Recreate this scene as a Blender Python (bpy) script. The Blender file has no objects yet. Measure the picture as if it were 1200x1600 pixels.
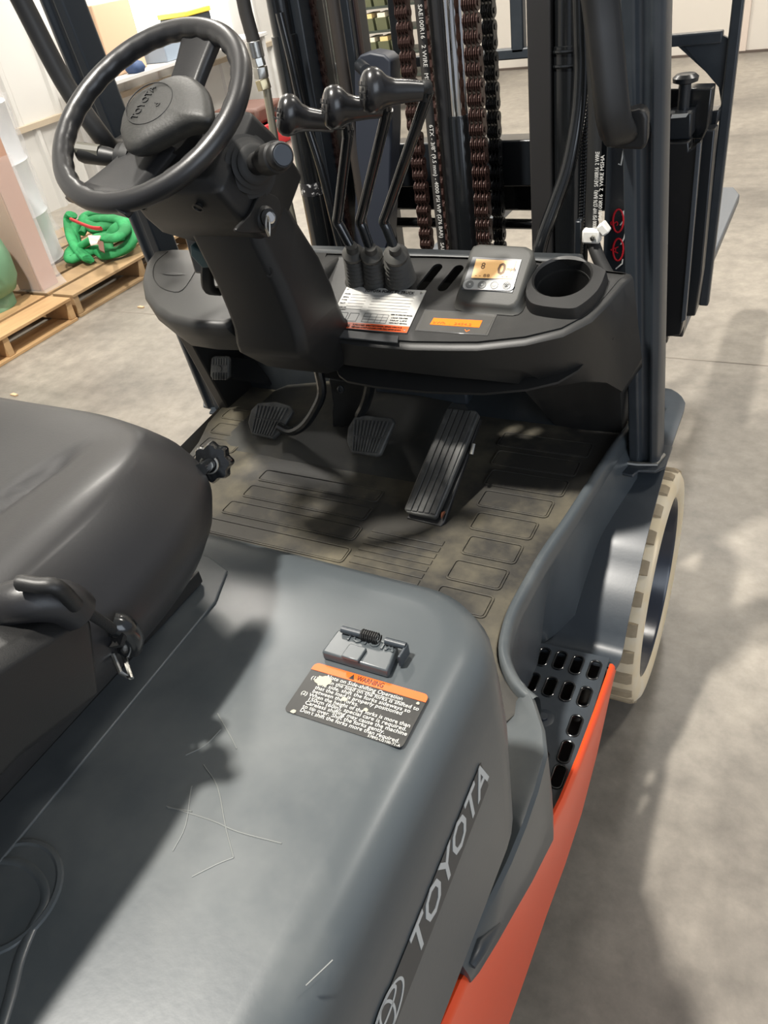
import bpy, bmesh, math, random
from mathutils import Vector as V, Matrix
PI = math.pi
random.seed(7)
S = bpy.context.scene
COL = S.collection
# ------------------------------------------------------------------ camera
CAM = V((.709, -1.356, 1.53)); FPX = 1224.58
RX = V((.8872, .4406, -.1371)); DY = V((.1719, -.5912, -.788)); FZ = V((-.4282, .6755, -.6003))
RX.normalize(); DY = (DY - RX * DY.dot(RX)).normalized(); FZ = RX.cross(DY).normalized()
cd = bpy.data.cameras.new('camera'); cam = bpy.data.objects.new('camera', cd); COL.objects.link(cam)
cam.matrix_world = Matrix(((RX.x, -DY.x, -FZ.x, CAM.x), (RX.y, -DY.y, -FZ.y, CAM.y), (RX.z, -DY.z, -FZ.z, CAM.z), (0, 0, 0, 1)))
cd.sensor_fit = 'VERTICAL'; cd.sensor_height = 32; cd.lens = FPX / 1600 * 32; cd.clip_start = .02
S.camera = cam
# ------------------------------------------------------------------ light
S.view_settings.view_transform = 'Standard'; S.view_settings.look = 'None'
S.view_settings.exposure = 0.0; S.view_settings.gamma = 1; S.view_settings.use_curve_mapping = False
wd = bpy.data.worlds.new('hall_daylight'); S.world = wd; wd.use_nodes = True
bg = wd.node_tree.nodes['Background']; bg.inputs[0].default_value = (.80, .87, 1.0, 1); bg.inputs[1].default_value = .37
def area(name, loc, target, sx, sy, power, col=(1, .95, .87)):
    l = bpy.data.lights.new(name, 'AREA'); l.shape = 'RECTANGLE'; l.size = sx; l.size_y = sy; l.energy = power; l.color = col
    o = bpy.data.objects.new(name, l); COL.objects.link(o); o.location = loc
    o.rotation_euler = (V(target) - V(loc)).to_track_quat('-Z', 'Y').to_euler(); return o
area('high_bay_lamp', (-.9, -1.7, 6.0), (0, -.6, 0), .22, .34, 600)
area('high_bay_lamp', (-3.4, 3.6, 6.0), (-3.4, 3.6, 0), .5, 1.2, 300)
area('high_bay_lamp', (3.0, 2.2, 6.0), (2.4, 1.4, 0), .5, 1.2, 110)
area('high_bay_lamp', (.2, 6.0, 6.0), (.2, 6.5, 0), .5, 1.2, 260)
area('door_daylight', (4.5, -3.5, 2.6), (0, 0, .6), 3.2, 3.0, 90, (.82, .9, 1))
area('window_daylight', (-3.9, 5.3, 2.2), (-4.8, 5.0, 1.1), 1.6, .8, 60, (1, .98, .95))

def at(px, py, x=None, y=None, z=None):
    """world point seen at a photo pixel on an axis-aligned plane"""
    r = RX * (px - 600) + DY * (py - 800) + FZ * FPX
    t = (z - CAM.z) / r.z if z is not None else ((x - CAM.x) / r.x if x is not None else (y - CAM.y) / r.y)
    return CAM + r * t
def aton(px, py, o, n):
    r = RX * (px - 600) + DY * (py - 800) + FZ * FPX
    return CAM + r * ((V(o) - CAM).dot(V(n)) / r.dot(V(n)))

# ------------------------------------------------------------------ materials
MATS = {}
def mat(name, col, rough=.5, metal=0, coat=0, grain=0, gscale=300, patch=None, pscale=4, pmin=.45, pmax=.7, prough=None, emit=0, bscale=None, bstr=.1, alpha=1, trans=0, stretch=None):
    if name in MATS: return MATS[name]
    m = bpy.data.materials.new(name); m.use_nodes = True; nt = m.node_tree; N = nt.nodes; L = nt.links
    b = N['Principled BSDF']; b.inputs['Base Color'].default_value = (*col, 1); b.inputs['Roughness'].default_value = rough
    b.inputs['Metallic'].default_value = metal; b.inputs['Coat Weight'].default_value = coat; b.inputs['Coat Roughness'].default_value = .22
    tc = N.new('ShaderNodeTexCoord'); src = tc.outputs['Object']
    if stretch:
        mp = N.new('ShaderNodeMapping'); mp.inputs['Scale'].default_value = stretch; L.new(src, mp.inputs[0]); src = mp.outputs[0]
    if patch:
        n = N.new('ShaderNodeTexNoise'); n.inputs['Scale'].default_value = pscale; n.inputs['Detail'].default_value = 6; n.inputs['Roughness'].default_value = .62
        L.new(src, n.inputs['Vector']); r = N.new('ShaderNodeMapRange'); r.inputs[1].default_value = pmin; r.inputs[2].default_value = pmax; L.new(n.outputs[0], r.inputs[0])
        mx = N.new('ShaderNodeMix'); mx.data_type = 'RGBA'; mx.inputs[6].default_value = (*col, 1); mx.inputs[7].default_value = (*patch, 1)
        L.new(r.outputs[0], mx.inputs[0]); L.new(mx.outputs[2], b.inputs['Base Color'])
        if prough is not None:
            m2 = N.new('ShaderNodeMapRange'); m2.inputs[3].default_value = rough; m2.inputs[4].default_value = prough; L.new(r.outputs[0], m2.inputs[0]); L.new(m2.outputs[0], b.inputs['Roughness'])
    if grain:
        n = N.new('ShaderNodeTexNoise'); n.inputs['Scale'].default_value = gscale; n.inputs['Detail'].default_value = 3
        L.new(src, n.inputs['Vector']); bp = N.new('ShaderNodeBump'); bp.inputs['Strength'].default_value = grain * .4; bp.inputs['Distance'].default_value = .002
        L.new(n.outputs[0], bp.inputs['Height']); L.new(bp.outputs[0], b.inputs['Normal'])
    if emit: b.inputs['Emission Color'].default_value = (*col, 1); b.inputs['Emission Strength'].default_value = emit
    if alpha < 1: b.inputs['Alpha'].default_value = alpha
    if trans: b.inputs['Transmission Weight'].default_value = trans
    MATS[name] = m; return m
body = mat('body_grey_paint', (.066, .077, .084), .36, 0, .15, .08, 160, (.150, .160, .158), 3.0, .48, .80, .50)
frame_m = mat('frame_grey_paint', (.034, .042, .051), .42, 0, .12, .10, 220, (.07, .08, .09), 5, .5, .8, .4)
mast_m = mat('mast_dark_paint', (.012, .015, .019), .36, 0, .3, .06, 90)
rail_m = mat('rail_worn_paint', (.024, .023, .023), .5, 0, 0, .1, 60)
brownrail = mat('rail_greasy_brown', (.045, .022, .018), .42, 0, 0, .1, 60)
black_gloss = mat('gloss_black_paint', (.008, .009, .010), .14, 0, .5, .04, 120)
black_soft = mat('black_plastic', (.0125, .0125, .0125), .46, 0, 0, .18, 900)
dash_m = mat('dash_grey_plastic', (.020, .020, .0195), .46, 0, 0, .22, 700, (.032, .031, .028), 6, .5, .75, .56)
rubber = mat('black_rubber', (.016, .016, .0155), .6, 0, 0, .1, 300)
boot_m = mat('dusty_rubber_boot', (.040, .039, .035), .68, 0, 0, .2, 200, (.075, .072, .06), 12, .5, .8)
mat_m = mat('dirty_floor_rubber', (.034, .032, .028), .55, 0, 0, .3, 120, (.155, .135, .09), 4.6, .45, .74, .72)
pad_m = mat('worn_pedal_rubber', (.048, .048, .045), .5, 0, 0, .3, 150, (.13, .13, .12), 22, .5, .75, .6)
seat_m = mat('seat_vinyl', (.0165, .0165, .018), .44, 0, .1, .12, 420)
orange = mat('orange_paint', (.78, .075, .016), .36, 0, .2, .05, 200)
chrome = mat('chrome', (.85, .83, .8), .06, 1)
steel = mat('worn_steel', (.55, .54, .5), .3, 1, 0, .2, 200)
tyre_m = mat('cream_tyre_rubber', (.78, .64, .42), .62, 0, 0, .4, 40, (.80, .72, .58), 9, .4, .7)
tread_m = mat('dirty_tread', (.30, .235, .15), .7, 0, 0, .5, 60, (.46, .37, .25), 14, .35, .7)
chain_br = mat('greasy_chain_brown', (.060, .030, .024), .38, .3, 0, .2, 150)
chain_bk = mat('black_chain', (.016, .017, .019), .34, .3, 0, .2, 150)
chain_ed = mat('chain_plate_edge', (.09, .10, .13), .35, .6)
white_ink = mat('white_ink', (.66, .65, .61), .5)
logo_ink = mat('silver_logo_ink', (.48, .50, .50), .4)
strip_m = mat('logo_strip_grey', (.047, .050, .052), .42)
label_bk = mat('label_black', (.014, .014, .013), .4, 0, 0, .1, 60, (.05, .05, .045), 30, .6, .8)
label_or = mat('label_orange', (.86, .12, .012), .4)
label_sil = mat('label_silver', (.50, .49, .46), .38)
ink = mat('black_ink', (.012, .012, .012), .5)
lcd = mat('lit_lcd_amber', (.72, .42, .17), .3, emit=.62)
lcd2 = mat('lit_lcd_orange', (.75, .15, .012), .3, emit=.9)
lcd_ink = mat('lcd_digits', (.22, .13, .07), .5)
key_m = mat('button_grey', (.22, .22, .21), .4)
bezel = mat('bezel_grey', (.11, .115, .12), .3)
red_ink = mat('red_ink', (.55, .01, .02), .45)
teal = mat('teal_plastic', (.035, .075, .08), .5)
white_pl = mat('white_plastic', (.80, .79, .74), .4)
rust = mat('rust', (.16, .05, .02), .8)
dust = mat('dried_paint', (.40, .38, .31), .8)

# ------------------------------------------------------------------ object helpers
def root_of(p):
    while p.parent: p = p.parent
    return p
def obj(name, bm, m, parent=None, bevel=0, seg=2, sub=0, ang=35, flat=False):
    me = bpy.data.meshes.new(name)
    if isinstance(bm, bmesh.types.BMesh):
        bmesh.ops.recalc_face_normals(bm, faces=bm.faces[:]) ; bm.to_mesh(me); bm.free()
    else: me = bm; me.name = name
    if parent:
        L = root_of(parent).location
        if L.length > 0: me.transform(Matrix.Translation(-L))
    me.materials.clear(); me.materials.append(m)
    o = bpy.data.objects.new(name, me); COL.objects.link(o)
    if parent: o.parent = parent
    if not flat:
        me.shade_smooth(); me.set_sharp_from_angle(angle=math.radians(ang))
    if bevel:
        b = o.modifiers.new('bevel', 'BEVEL'); b.width = bevel; b.segments = seg; b.limit_method = 'ANGLE'; b.angle_limit = math.radians(32); b.harden_normals = False
        me.shade_smooth()
        for e in me.edges: e.use_edge_sharp = False
        me.set_sharp_from_angle(angle=math.radians(60))
    if sub:
        s = o.modifiers.new('sub', 'SUBSURF'); s.levels = sub; s.render_levels = sub
    return o
def thing(name, label, cat, loc=(0, 0, 0), group=None):
    o = bpy.data.objects.new(name, None); COL.objects.link(o); o.location = loc; o.empty_display_size = .1
    o['label'] = label; o['category'] = cat
    if group: o['group'] = group
    return o
def tag(o, label=None, cat=None, group=None, kind=None):
    if label: o['label'] = label
    if cat: o['category'] = cat
    if group: o['group'] = group
    if kind: o['kind'] = kind
    return o
def BM(): return bmesh.new()
def box(bm, c, s, ax=None):
    c = V(c); ax = ax or (V((1, 0, 0)), V((0, 1, 0)), V((0, 0, 1)))
    vs = [bm.verts.new(c + ax[0] * (s[0] / 2 * i) + ax[1] * (s[1] / 2 * j) + ax[2] * (s[2] / 2 * k)) for i in (-1, 1) for j in (-1, 1) for k in (-1, 1)]
    for f in ((0, 1, 3, 2), (4, 6, 7, 5), (0, 4, 5, 1), (2, 3, 7, 6), (0, 2, 6, 4), (1, 5, 7, 3)): bm.faces.new([vs[i] for i in f])
    return bm
def bb(x0, x1, y0, y1, z0, z1, bm=None):
    return box(bm or BM(), ((x0 + x1) / 2, (y0 + y1) / 2, (z0 + z1) / 2), (x1 - x0, y1 - y0, z1 - z0))
def prism(pts, vec, bm=None):
    bm = bm or BM(); vec = V(vec); a = [bm.verts.new(V(p)) for p in pts]; b = [bm.verts.new(V(p) + vec) for p in pts]
    n = len(a); bm.faces.new(a); bm.faces.new(b[::-1])
    for i in range(n): bm.faces.new((a[i], a[(i + 1) % n], b[(i + 1) % n], b[i]))
    return bm
def loft(rings, closed=True, cap=True, bm=None):
    bm = bm or BM(); R = [[bm.verts.new(V(p)) for p in r] for r in rings]
    for a, b in zip(R, R[1:]):
        n = len(a)
        for i in range(n if closed else n - 1):
            j = (i + 1) % n
            try: bm.faces.new((a[i], a[j], b[j], b[i]))
            except ValueError: pass
    if cap and closed: bm.faces.new(R[0][::-1]); bm.faces.new(R[-1])
    return bm
def frames(pts):
    pts = [V(p) for p in pts]; T = []
    for i in range(len(pts)):
        d = (pts[min(i + 1, len(pts) - 1)] - pts[max(i - 1, 0)])
        T.append(d.normalized() if d.length > 1e-9 else V((0, 0, 1)))
    u = T[0].orthogonal().normalized(); out = []
    for t in T:
        u = (u - t * u.dot(t)).normalized(); out.append((t, u, t.cross(u)))
    return pts, out
def tube(pts, r, seg=12, bm=None, sx=1, cap=True):
    pts, F = frames(pts); rr = r if isinstance(r, (list, tuple)) else [r] * len(pts)
    rings = [[p + (u * math.cos(2 * PI * k / seg) * sx + w * math.sin(2 * PI * k / seg)) * q for k in range(seg)] for p, (t, u, w), q in zip(pts, F, rr)]
    return loft(rings, True, cap, bm)
def smooth(pts, n=6):
    P = [V(p) for p in pts]; P = [P[0] * 2 - P[1]] + P + [P[-1] * 2 - P[-2]]; out = []
    for i in range(1, len(P) - 2):
        for k in range(n):
            t = k / n; a, b, c, d = P[i - 1:i + 3]
            out.append(.5 * ((2 * b) + (c - a) * t + (2 * a - 5 * b + 4 * c - d) * t * t + (-a + 3 * b - 3 * c + d) * t ** 3))
    out.append(P[-2]); return out
def lathe(c, axis, prof, seg=24, bm=None, lobes=0, amp=0, cap=True):
    """prof = [(radius, height along axis)]"""
    c = V(c); a = V(axis).normalized(); u = a.orthogonal().normalized(); w = a.cross(u); rings = []
    for r, h in prof:
        rings.append([c + a * h + (u * math.cos(q) + w * math.sin(q)) * (r * (1 + amp * math.cos(lobes * q))) for q in [2 * PI * k / seg for k in range(seg)]])
    return loft(rings, True, cap, bm)
def rrect(w, h, r, n=4):
    out = []
    for cx, cy, a0 in ((w / 2 - r, h / 2 - r, 0), (-w / 2 + r, h / 2 - r, 90), (-w / 2 + r, -h / 2 + r, 180), (w / 2 - r, -h / 2 + r, 270)):
        for k in range(n + 1):
            a = math.radians(a0 + 90 * k / n); out.append((cx + r * math.cos(a), cy + r * math.sin(a)))
    return out
def plane(o, u, v):
    u = V(u).normalized(); n = u.cross(V(v)).normalized(); v = n.cross(u); return (V(o), u, v, n)
def onp(pl, a, b, c=0): return pl[0] + pl[1] * a + pl[2] * b + pl[3] * c
def plate(pl, outline, holes, th, bev=0, res=1):
    """flat plate with real holes in plane pl; outline/holes = 2D lists"""
    cu = bpy.data.curves.new('c', 'CURVE'); cu.dimensions = '2D'; cu.fill_mode = 'BOTH'; cu.extrude = th / 2 - bev; cu.bevel_depth = bev; cu.bevel_resolution = res; cu.offset = -bev
    for ring in [outline] + list(holes):
        s = cu.splines.new('POLY'); s.points.add(len(ring) - 1); s.use_cyclic_u = True
        for p, q in zip(s.points, ring): p.co = (q[0], q[1], 0, 1)
    return cu2me(cu, pl, th / 2)
def cu2me(cu, pl, lift=0):
    o = bpy.data.objects.new('c', cu); me = bpy.data.meshes.new_from_object(o); bpy.data.objects.remove(o); bpy.data.curves.remove(cu)
    M = Matrix(((pl[1].x, pl[2].x, pl[3].x, 0), (pl[1].y, pl[2].y, pl[3].y, 0), (pl[1].z, pl[2].z, pl[3].z, 0), (0, 0, 0, 1)))
    me.transform(Matrix.Translation(pl[0] + pl[3] * lift) @ M); return me
def text(name, s, pl, a, b, size, m, parent, th=.0003, width=None, shear=0, align='LEFT', bold=0, lift=.0002, space=1):
    cu = bpy.data.curves.new('t', 'FONT'); cu.body = s; cu.size = size; cu.extrude = th; cu.align_x = align; cu.shear = shear; cu.resolution_u = 2; cu.offset = bold; cu.space_character = space
    me = cu2me(cu, (V((0, 0, 0)), V((1, 0, 0)), V((0, 1, 0)), V((0, 0, 1))))
    if width:
        xs = [v.co.x for v in me.vertices]; k = width / (max(xs) - min(xs)); me.transform(Matrix.Diagonal((k, 1, 1, 1)))
    M = Matrix(((pl[1].x, pl[2].x, pl[3].x, 0), (pl[1].y, pl[2].y, pl[3].y, 0), (pl[1].z, pl[2].z, pl[3].z, 0), (0, 0, 0, 1)))
    me.transform(Matrix.Translation(onp(pl, a, b, lift)) @ M)
    return obj(name, me, m, parent, flat=True)
def joinme(meshes):
    bm = BM()
    for me in meshes: bm.from_mesh(me)
    return bm
def share(o, off, parent, rot=None):
    c = o.copy(); COL.objects.link(c); c.parent = parent; c.location = o.location + V(off); return c

# ================================================================== SETTING
concrete = mat('concrete', (.29, .262, .222), .45, 0, 0, .25, 30, (.13, .118, .103), .8, .42, .66, .36)
def finish_concrete(m):
    nt = m.node_tree; N = nt.nodes; L = nt.links; b = N['Principled BSDF']; old = b.inputs['Base Color'].links[0].from_socket
    tc = N.new('ShaderNodeTexCoord')
    n = N.new('ShaderNodeTexNoise'); n.inputs['Scale'].default_value = 14; n.inputs['Detail'].default_value = 9; n.inputs['Roughness'].default_value = .7; L.new(tc.outputs['Object'], n.inputs['Vector'])
    r = N.new('ShaderNodeMapRange'); r.inputs[1].default_value = .3; r.inputs[2].default_value = .7; r.inputs[3].default_value = .72; r.inputs[4].default_value = 1.18; L.new(n.outputs[0], r.inputs[0])
    mx = N.new('ShaderNodeMix'); mx.data_type = 'RGBA'; mx.blend_type = 'MULTIPLY'; mx.inputs[0].default_value = 1; L.new(old, mx.inputs[6]); L.new(r.outputs[0], mx.inputs[7])
    last = mx.outputs[2]
    for sc, th, seed in ():      # fine pale scratches
        mp = N.new('ShaderNodeMapping'); mp.inputs['Location'].default_value = (seed, seed * 2, 0); mp.inputs['Rotation'].default_value = (0, 0, seed); mp.inputs['Scale'].default_value = (1, .22, 1); L.new(tc.outputs['Object'], mp.inputs[0])
        vo = N.new('ShaderNodeTexVoronoi'); vo.feature = 'DISTANCE_TO_EDGE'; vo.inputs['Scale'].default_value = sc; L.new(mp.outputs[0], vo.inputs['Vector'])
        lt = N.new('ShaderNodeMath'); lt.operation = 'LESS_THAN'; lt.inputs[1].default_value = th * .35; L.new(vo.outputs['Distance'], lt.inputs[0])
        ml = N.new('ShaderNodeMath'); ml.operation = 'MULTIPLY'; L.new(lt.outputs[0], ml.inputs[0]); L.new(n.outputs[0], ml.inputs[1])
        m3 = N.new('ShaderNodeMix'); m3.data_type = 'RGBA'; m3.inputs[7].default_value = (.5, .45, .38, 1); L.new(ml.outputs[0], m3.inputs[0]); L.new(last, m3.inputs[6]); last = m3.outputs[2]
    L.new(last, b.inputs['Base Color'])
finish_concrete(concrete)
fl = obj('floor', bb(-4.9, 7, -6, 8.0, -.1, 0), concrete); tag(fl, kind='structure')
wallm = mat('white_wall_panel', (.60, .59, .56), .45, 0, 0, .05, 8)
trimm = mat('tan_trim', (.42, .35, .26), .6)
# left wall: ribbed sheet panels above and below a tan sill trim
def ribbed(x, y0, y1, z0, z1, pitch, bm):
    y = y0; rings = []
    prof = []
    while y < y1:
        prof += [(x, y), (x, y + pitch - .075), (x + .022, y + pitch - .055), (x + .022, y + pitch - .020), (x, y + pitch)]; y += pitch
    return loft([[(a, b, z0) for a, b in prof], [(a, b, z1) for a, b in prof]], False, False, bm)
lw = obj('wall_left', bb(-4.95, -4.86, -6, 8.1, 0, 6.5), wallm); tag(lw, kind='structure')
for z0, z1, xx, pt in ((0.0, .60, -4.83, .31), (.63, 6.5, -4.85, .42)):
    y = -2.2
    while y < 8.0:
        w = pt * 3
        obj('panel', ribbed(xx, y, min(y + w - .01, 7.98), z0, z1, pt, BM()), wallm, lw, ang=20); y += w
tag(obj('trim_1', bb(-4.86, -4.79, -3, 7.98, .595, .635), trimm), kind='structure')
tag(obj('wall_back', bb(-4.95, 7, 7.95, 8.1, 0, 6.5), mat('warm_wall', (.66, .61, .54), .6, 0, 0, .03, 6)), kind='structure')
tag(obj('baseboard_back', bb(-4.85, 7, 7.92, 7.95, 0, .02), mat('baseboard_brown', (.10, .075, .06), .7)), kind='structure')  # thin dark brown strip along the foot of the back wall
tag(obj('trim_2', bb(-.28, -.20, 7.92, 7.95, .02, 6.5), mat('wall_seam', (.66, .56, .48), .6)), kind='structure')
tag(obj('trim_3', bb(-4.85, 7, 7.93, 7.95, 1.52, 1.56), mat('wall_seam', (.6, .5, .42), .6)), kind='structure')
tag(obj('ceiling', bb(-4.9, 7, -6, 8.1, 6.5, 6.6), mat('ceiling_white', (.5, .5, .48), .7)), kind='structure')
tag(obj('trim_4', bb(-4.8, 7, 1.585, 1.592, 0, .0012), mat('joint_grey', (.22, .195, .165), .8)), kind='structure')

# ================================================================== FORKLIFT
FL = thing('forklift', 'dark grey and orange forklift truck with black seat, cream tyre and raised forks', 'forklift', (0, 0, 0))
XC = -.035
def mir(p): return V((2 * XC - p[0], p[1], p[2]))

# ---- hood (engine cover)
def hood_ring(front, side, rc, z, rear=-2.15, n=10):
    pts = []
    for k in range(n + 1):
        a = PI / 2 * k / n; pts.append((side - rc + rc * math.cos(a), front - rc * 1.0 + rc * 1.0 * math.sin(a)))
    pts.append(((side + XC) / 2, front + .004)); pts.append((XC, front + .006))
    ring = [(side, rear)] + [(side, rear * .6 + front * .4)] + pts
    full = ring + [(2 * XC - a, b) for a, b in ring[::-1][1:]]
    return [V((a, b, z)) for a, b in full]
H0 = .98
rings = [hood_ring(-.862, .460, .055, H0), hood_ring(-.840, .482, .075, H0 - .004), hood_ring(-.826, .498, .088, H0 - .014), hood_ring(-.818, .508, .096, H0 - .032),
         hood_ring(-.815, .513, .10, H0 - .075), hood_ring(-.812, .520, .11, .84), hood_ring(-.812, .523, .12, .70)]
bm = loft(rings, True, True)
hood = obj('hood', bm, body, FL, ang=50)
# raised seat panel outline and round boss pressed in the lid
boss = lathe(at(5, 1400, z=H0), (0, 0, 1), [(.046, .0), (.045, .0018), (.042, .0025), (.040, .001), (.0, .001)], 40)
obj('pressed_boss', boss, body, hood)
sw = [at(x, y, z=H0) for x, y in ((-60, 1352), (0, 1345), (40, 1352), (66, 1378), (70, 1410), (50, 1450), (30, 1500), (15, 1560), (-10, 1640))]
obj('pressed_ridge', tube(smooth([p - V((0, 0, .0035)) for p in sw]), .006, 10, sx=1), body, hood, ang=80)
rl = [(-.40, -.93), (-.36, -.885), (.16, -.872), (.195, -.885), (.212, -.93), (.232, -1.5), (.232, -2.1), (-.40, -2.1)]
rp = plane((0, 0, H0), (1, 0, 0), (0, 1, 0))
obj('seat_panel', plate(rp, [(x, y) for x, y in rl], [], .003, .0013, 2), body, hood)
# latch
lp = plane(at(560, 1013, z=H0), (at(610, 1030, z=H0) - at(510, 1002, z=H0)), (0, 1, 0))
q = [at(x, y, z=H0 + .011) for x, y in ((528, 983), (622, 1008), (605, 1048), (502, 1018))]
lat = obj('lid_latch', prism(q, (0, 0, -.011)), body, hood, bevel=.002)
lu = (q[1] - q[0]).normalized(); lv = (q[0] - q[3]).normalized()
q2 = [q[0] * .50 + q[1] * .5 - lv * .012, q[0] * .2 + q[1] * .8 - lv * .012]
obj('latch_tab', prism([q[3] * .68 + q[2] * .32 + lv * .016, q[3] * .42 + q[2] * .58 + lv * .016, q[3] * .42 + q[2] * .58 - lv * .001, q[3] * .68 + q[2] * .32 - lv * .001], (0, 0, .0035)), body, hood, bevel=.001)
pin0 = q[0] * .9 + q[1] * .1 + V((0, 0, .004)) - lv * .002
obj('hinge_pin', tube([pin0, pin0 + lu * .024], .0035, 12), frame_m, hood)
pts = [pin0 + lu * (.022 + .018 * k / 72) + (lv * math.cos(2 * PI * k / 9) + V((0, 0, 1)) * math.sin(2 * PI * k / 9)) * .005 for k in range(73)]
obj('latch_spring', tube(pts, .0009, 6), ink, hood)
obj('hinge_pin', tube([pin0 + lu * .047, pin0 + lu * .068], .0035, 12), frame_m, hood)
box(bm := BM(), pin0 + lu * .068 - lv * .006 - V((0, 0, .006)), (.003, .018, .014), (lu, lv, V((0, 0, 1)))); obj('hinge_ear', bm, frame_m, hood, bevel=.001)
text('embossed_name', 'TOYOTA', plane(q[3] + V((0, 0, .0001)), lu, lv), .014, .021, .0125, body, hood, th=.0012, width=.052, bold=.0003)
# warning label
wq = [at(x, y, z=H0) for x, y in ((490, 1035), (667, 1086), (626, 1175), (443, 1111))]
wu = (wq[1] - wq[0]).normalized(); WW = (wq[1] - wq[0]).length; WH = (wq[0] - wq[3]).length
wp = plane(wq[3] + V((0, 0, .0004)), wu, (0, 1, 0)); WH = (wq[0] - wq[3]).dot(wp[2])
wl = obj('warning_label', plate(wp, [(WW / 2 + a, WH / 2 + b) for a, b in rrect(WW, WH, .005)], [], .0004), label_bk, hood, flat=True)
tag(wl, 'worn black and orange sideshift warning label')
oh = WH * .145
top = [(p[0] + WW / 2, p[1] + WH / 2) for p in rrect(WW, WH, .005) if p[1] + WH / 2 > WH - oh] + [(0, WH - oh), (WW, WH - oh)]
top = sorted(top, key=lambda p: math.atan2(p[1] - (WH - oh / 2), p[0] - WW / 2))
obj('orange_band', plate(onp(wp, 0, 0, .0005) and (onp(wp, 0, 0, .0003), wp[1], wp[2], wp[3]), top, [], .0005), label_or, wl, flat=True) if False else obj('orange_band', plate((onp(wp, 0, 0, .0003), wp[1], wp[2], wp[3]), top, [], .0005), label_or, hood, flat=True)
L9 = .0009
text('warning_heading', 'WARNING', wp, WW * .40, WH - oh * .80, .0078, ink, hood, width=WW * .23, lift=L9)
tri = [(WW * .335, WH - oh * .84), (WW * .382, WH - oh * .84), (WW * .358, WH - oh * .15)]
obj('warning_triangle', plate((onp(wp, 0, 0, .0008), wp[1], wp[2], wp[3]), tri, [], .0003), ink, hood, flat=True)
lines = [('Note on Side-shifting Operation', .16, .755, .66), ('(1) When the load on the forks is shifted to', .045, .665, .93), ('one side, shift the forks sideways so', .125, .588, .80), ('that the load is properly positioned', .125, .511, .75), ('between the forks.', .125, .434, .40),
         ('(2) When the height of the forks is more than', .045, .352, .93), ('150cm (60in), special care is required.', .125, .278, .83), ('Careless shifting may cause the machine', .125, .204, .86), ('to tip over. Shift the forks gently.', .125, .130, .70), ("Don't shift the forks more than required.", .125, .056, .83)]
for i, (s, a, b, w) in enumerate(lines):
    text('label_line', s, wp, WW * a, WH * (b + .012), .0058 if i else .0062, white_ink, hood, width=WW * w, lift=.0006)
text('label_line', '57892-U2100-71-A', wp, WW * .72, WH * .012, .0036, white_ink, hood, width=WW * .26, lift=.0006)
obj('label_underline', plate((onp(wp, 0, 0, .0006), wp[1], wp[2], wp[3]), [(WW * .3, WH * .735), (WW * .84, WH * .735), (WW * .84, WH * .742), (WW * .3, WH * .742)], [], .0002), white_ink, hood, flat=True)
for (cx, cy, r0, kk) in ((.155, .70, .0075, 15), (.40, .50, .0028, 9), (.60, .43, .0022, 8), (.08, .03, .0024, 7), (.95, .80, .0018, 7)):
    pts = [(WW * cx + r0 * (.65 + .5 * random.random()) * math.cos(2 * PI * k / kk) * 1.25, WH * cy + r0 * (.6 + .5 * random.random()) * math.sin(2 * PI * k / kk)) for k in range(kk)]
    obj('scuff', plate((onp(wp, 0, 0, .0009), wp[1], wp[2], wp[3]), pts, [], .0002), dust, hood, flat=True)
# scratches in the hood paint, plus reflections painted in as pale streaks
scr_m = mat('scratch_and_glint_grey', (.17, .18, .176), .6)
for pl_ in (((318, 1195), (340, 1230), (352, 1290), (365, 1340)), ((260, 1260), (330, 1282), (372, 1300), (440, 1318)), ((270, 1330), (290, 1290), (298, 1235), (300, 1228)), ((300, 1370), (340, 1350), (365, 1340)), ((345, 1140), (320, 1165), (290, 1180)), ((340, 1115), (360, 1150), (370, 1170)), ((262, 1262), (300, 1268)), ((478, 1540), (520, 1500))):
    obj('scratch_and_glint', tube(smooth([at(a, b, z=H0 + .0002) for a, b in pl_], 4), .0006, 5, sx=1), scr_m, hood)
# logo strip on the hood side
def side_x(z): return .520 + (.84 - z) * .0214 if z < .84 else .520 - (z - .84) * .107
so = V((side_x(.84) + .0006, -1.0, .84)); sn = V((1, 0, .107)).normalized()
def onside(px, py): return aton(px, py, so, sn)
T0, T1, B0, B1 = onside(626.6, 1495.4), onside(744.8, 1206.7), onside(648.6, 1503), onside(760, 1219)
spl = plane(B0, (B1 - B0), (T0 - B0))
spl = (spl[0], spl[1], spl[2], spl[3]) if spl[3].x > 0 else spl
tl = (B1 - B0).length; th_ = (T0 - B0).dot(spl[2]); 
print('logo', tl, th_, spl[3])
obj('logo_strip', plate((spl[0] + spl[3] * .0002, spl[1], spl[2], spl[3]), [(-tl * .75, -th_ * .28), (tl * 1.0, -th_ * .28), (tl * 1.0, th_ * .95), (-tl * .75, th_ * .95)], [], .0004), strip_m, hood, flat=True)
text('brand_lettering', 'TOYOTA', spl, .0, .0, th_ * 1.38, logo_ink, hood, th=.0003, width=tl * 1.0, shear=.18, bold=.0006, lift=.0008)
def ell(cx, cy, a, b, w, rot=0):
    f = lambda A, B: [(cx + A * math.cos(t) * math.cos(rot) - B * math.sin(t) * math.sin(rot), cy + A * math.cos(t) * math.sin(rot) + B * math.sin(t) * math.cos(rot)) for t in [2 * PI * k / 40 for k in range(40)]]
    return f(a, b), f(a - w, b - w)
ex = -tl * .27; ey = th_ * .45; EA = th_ * .92; EB = th_ * .60
em = []
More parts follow.
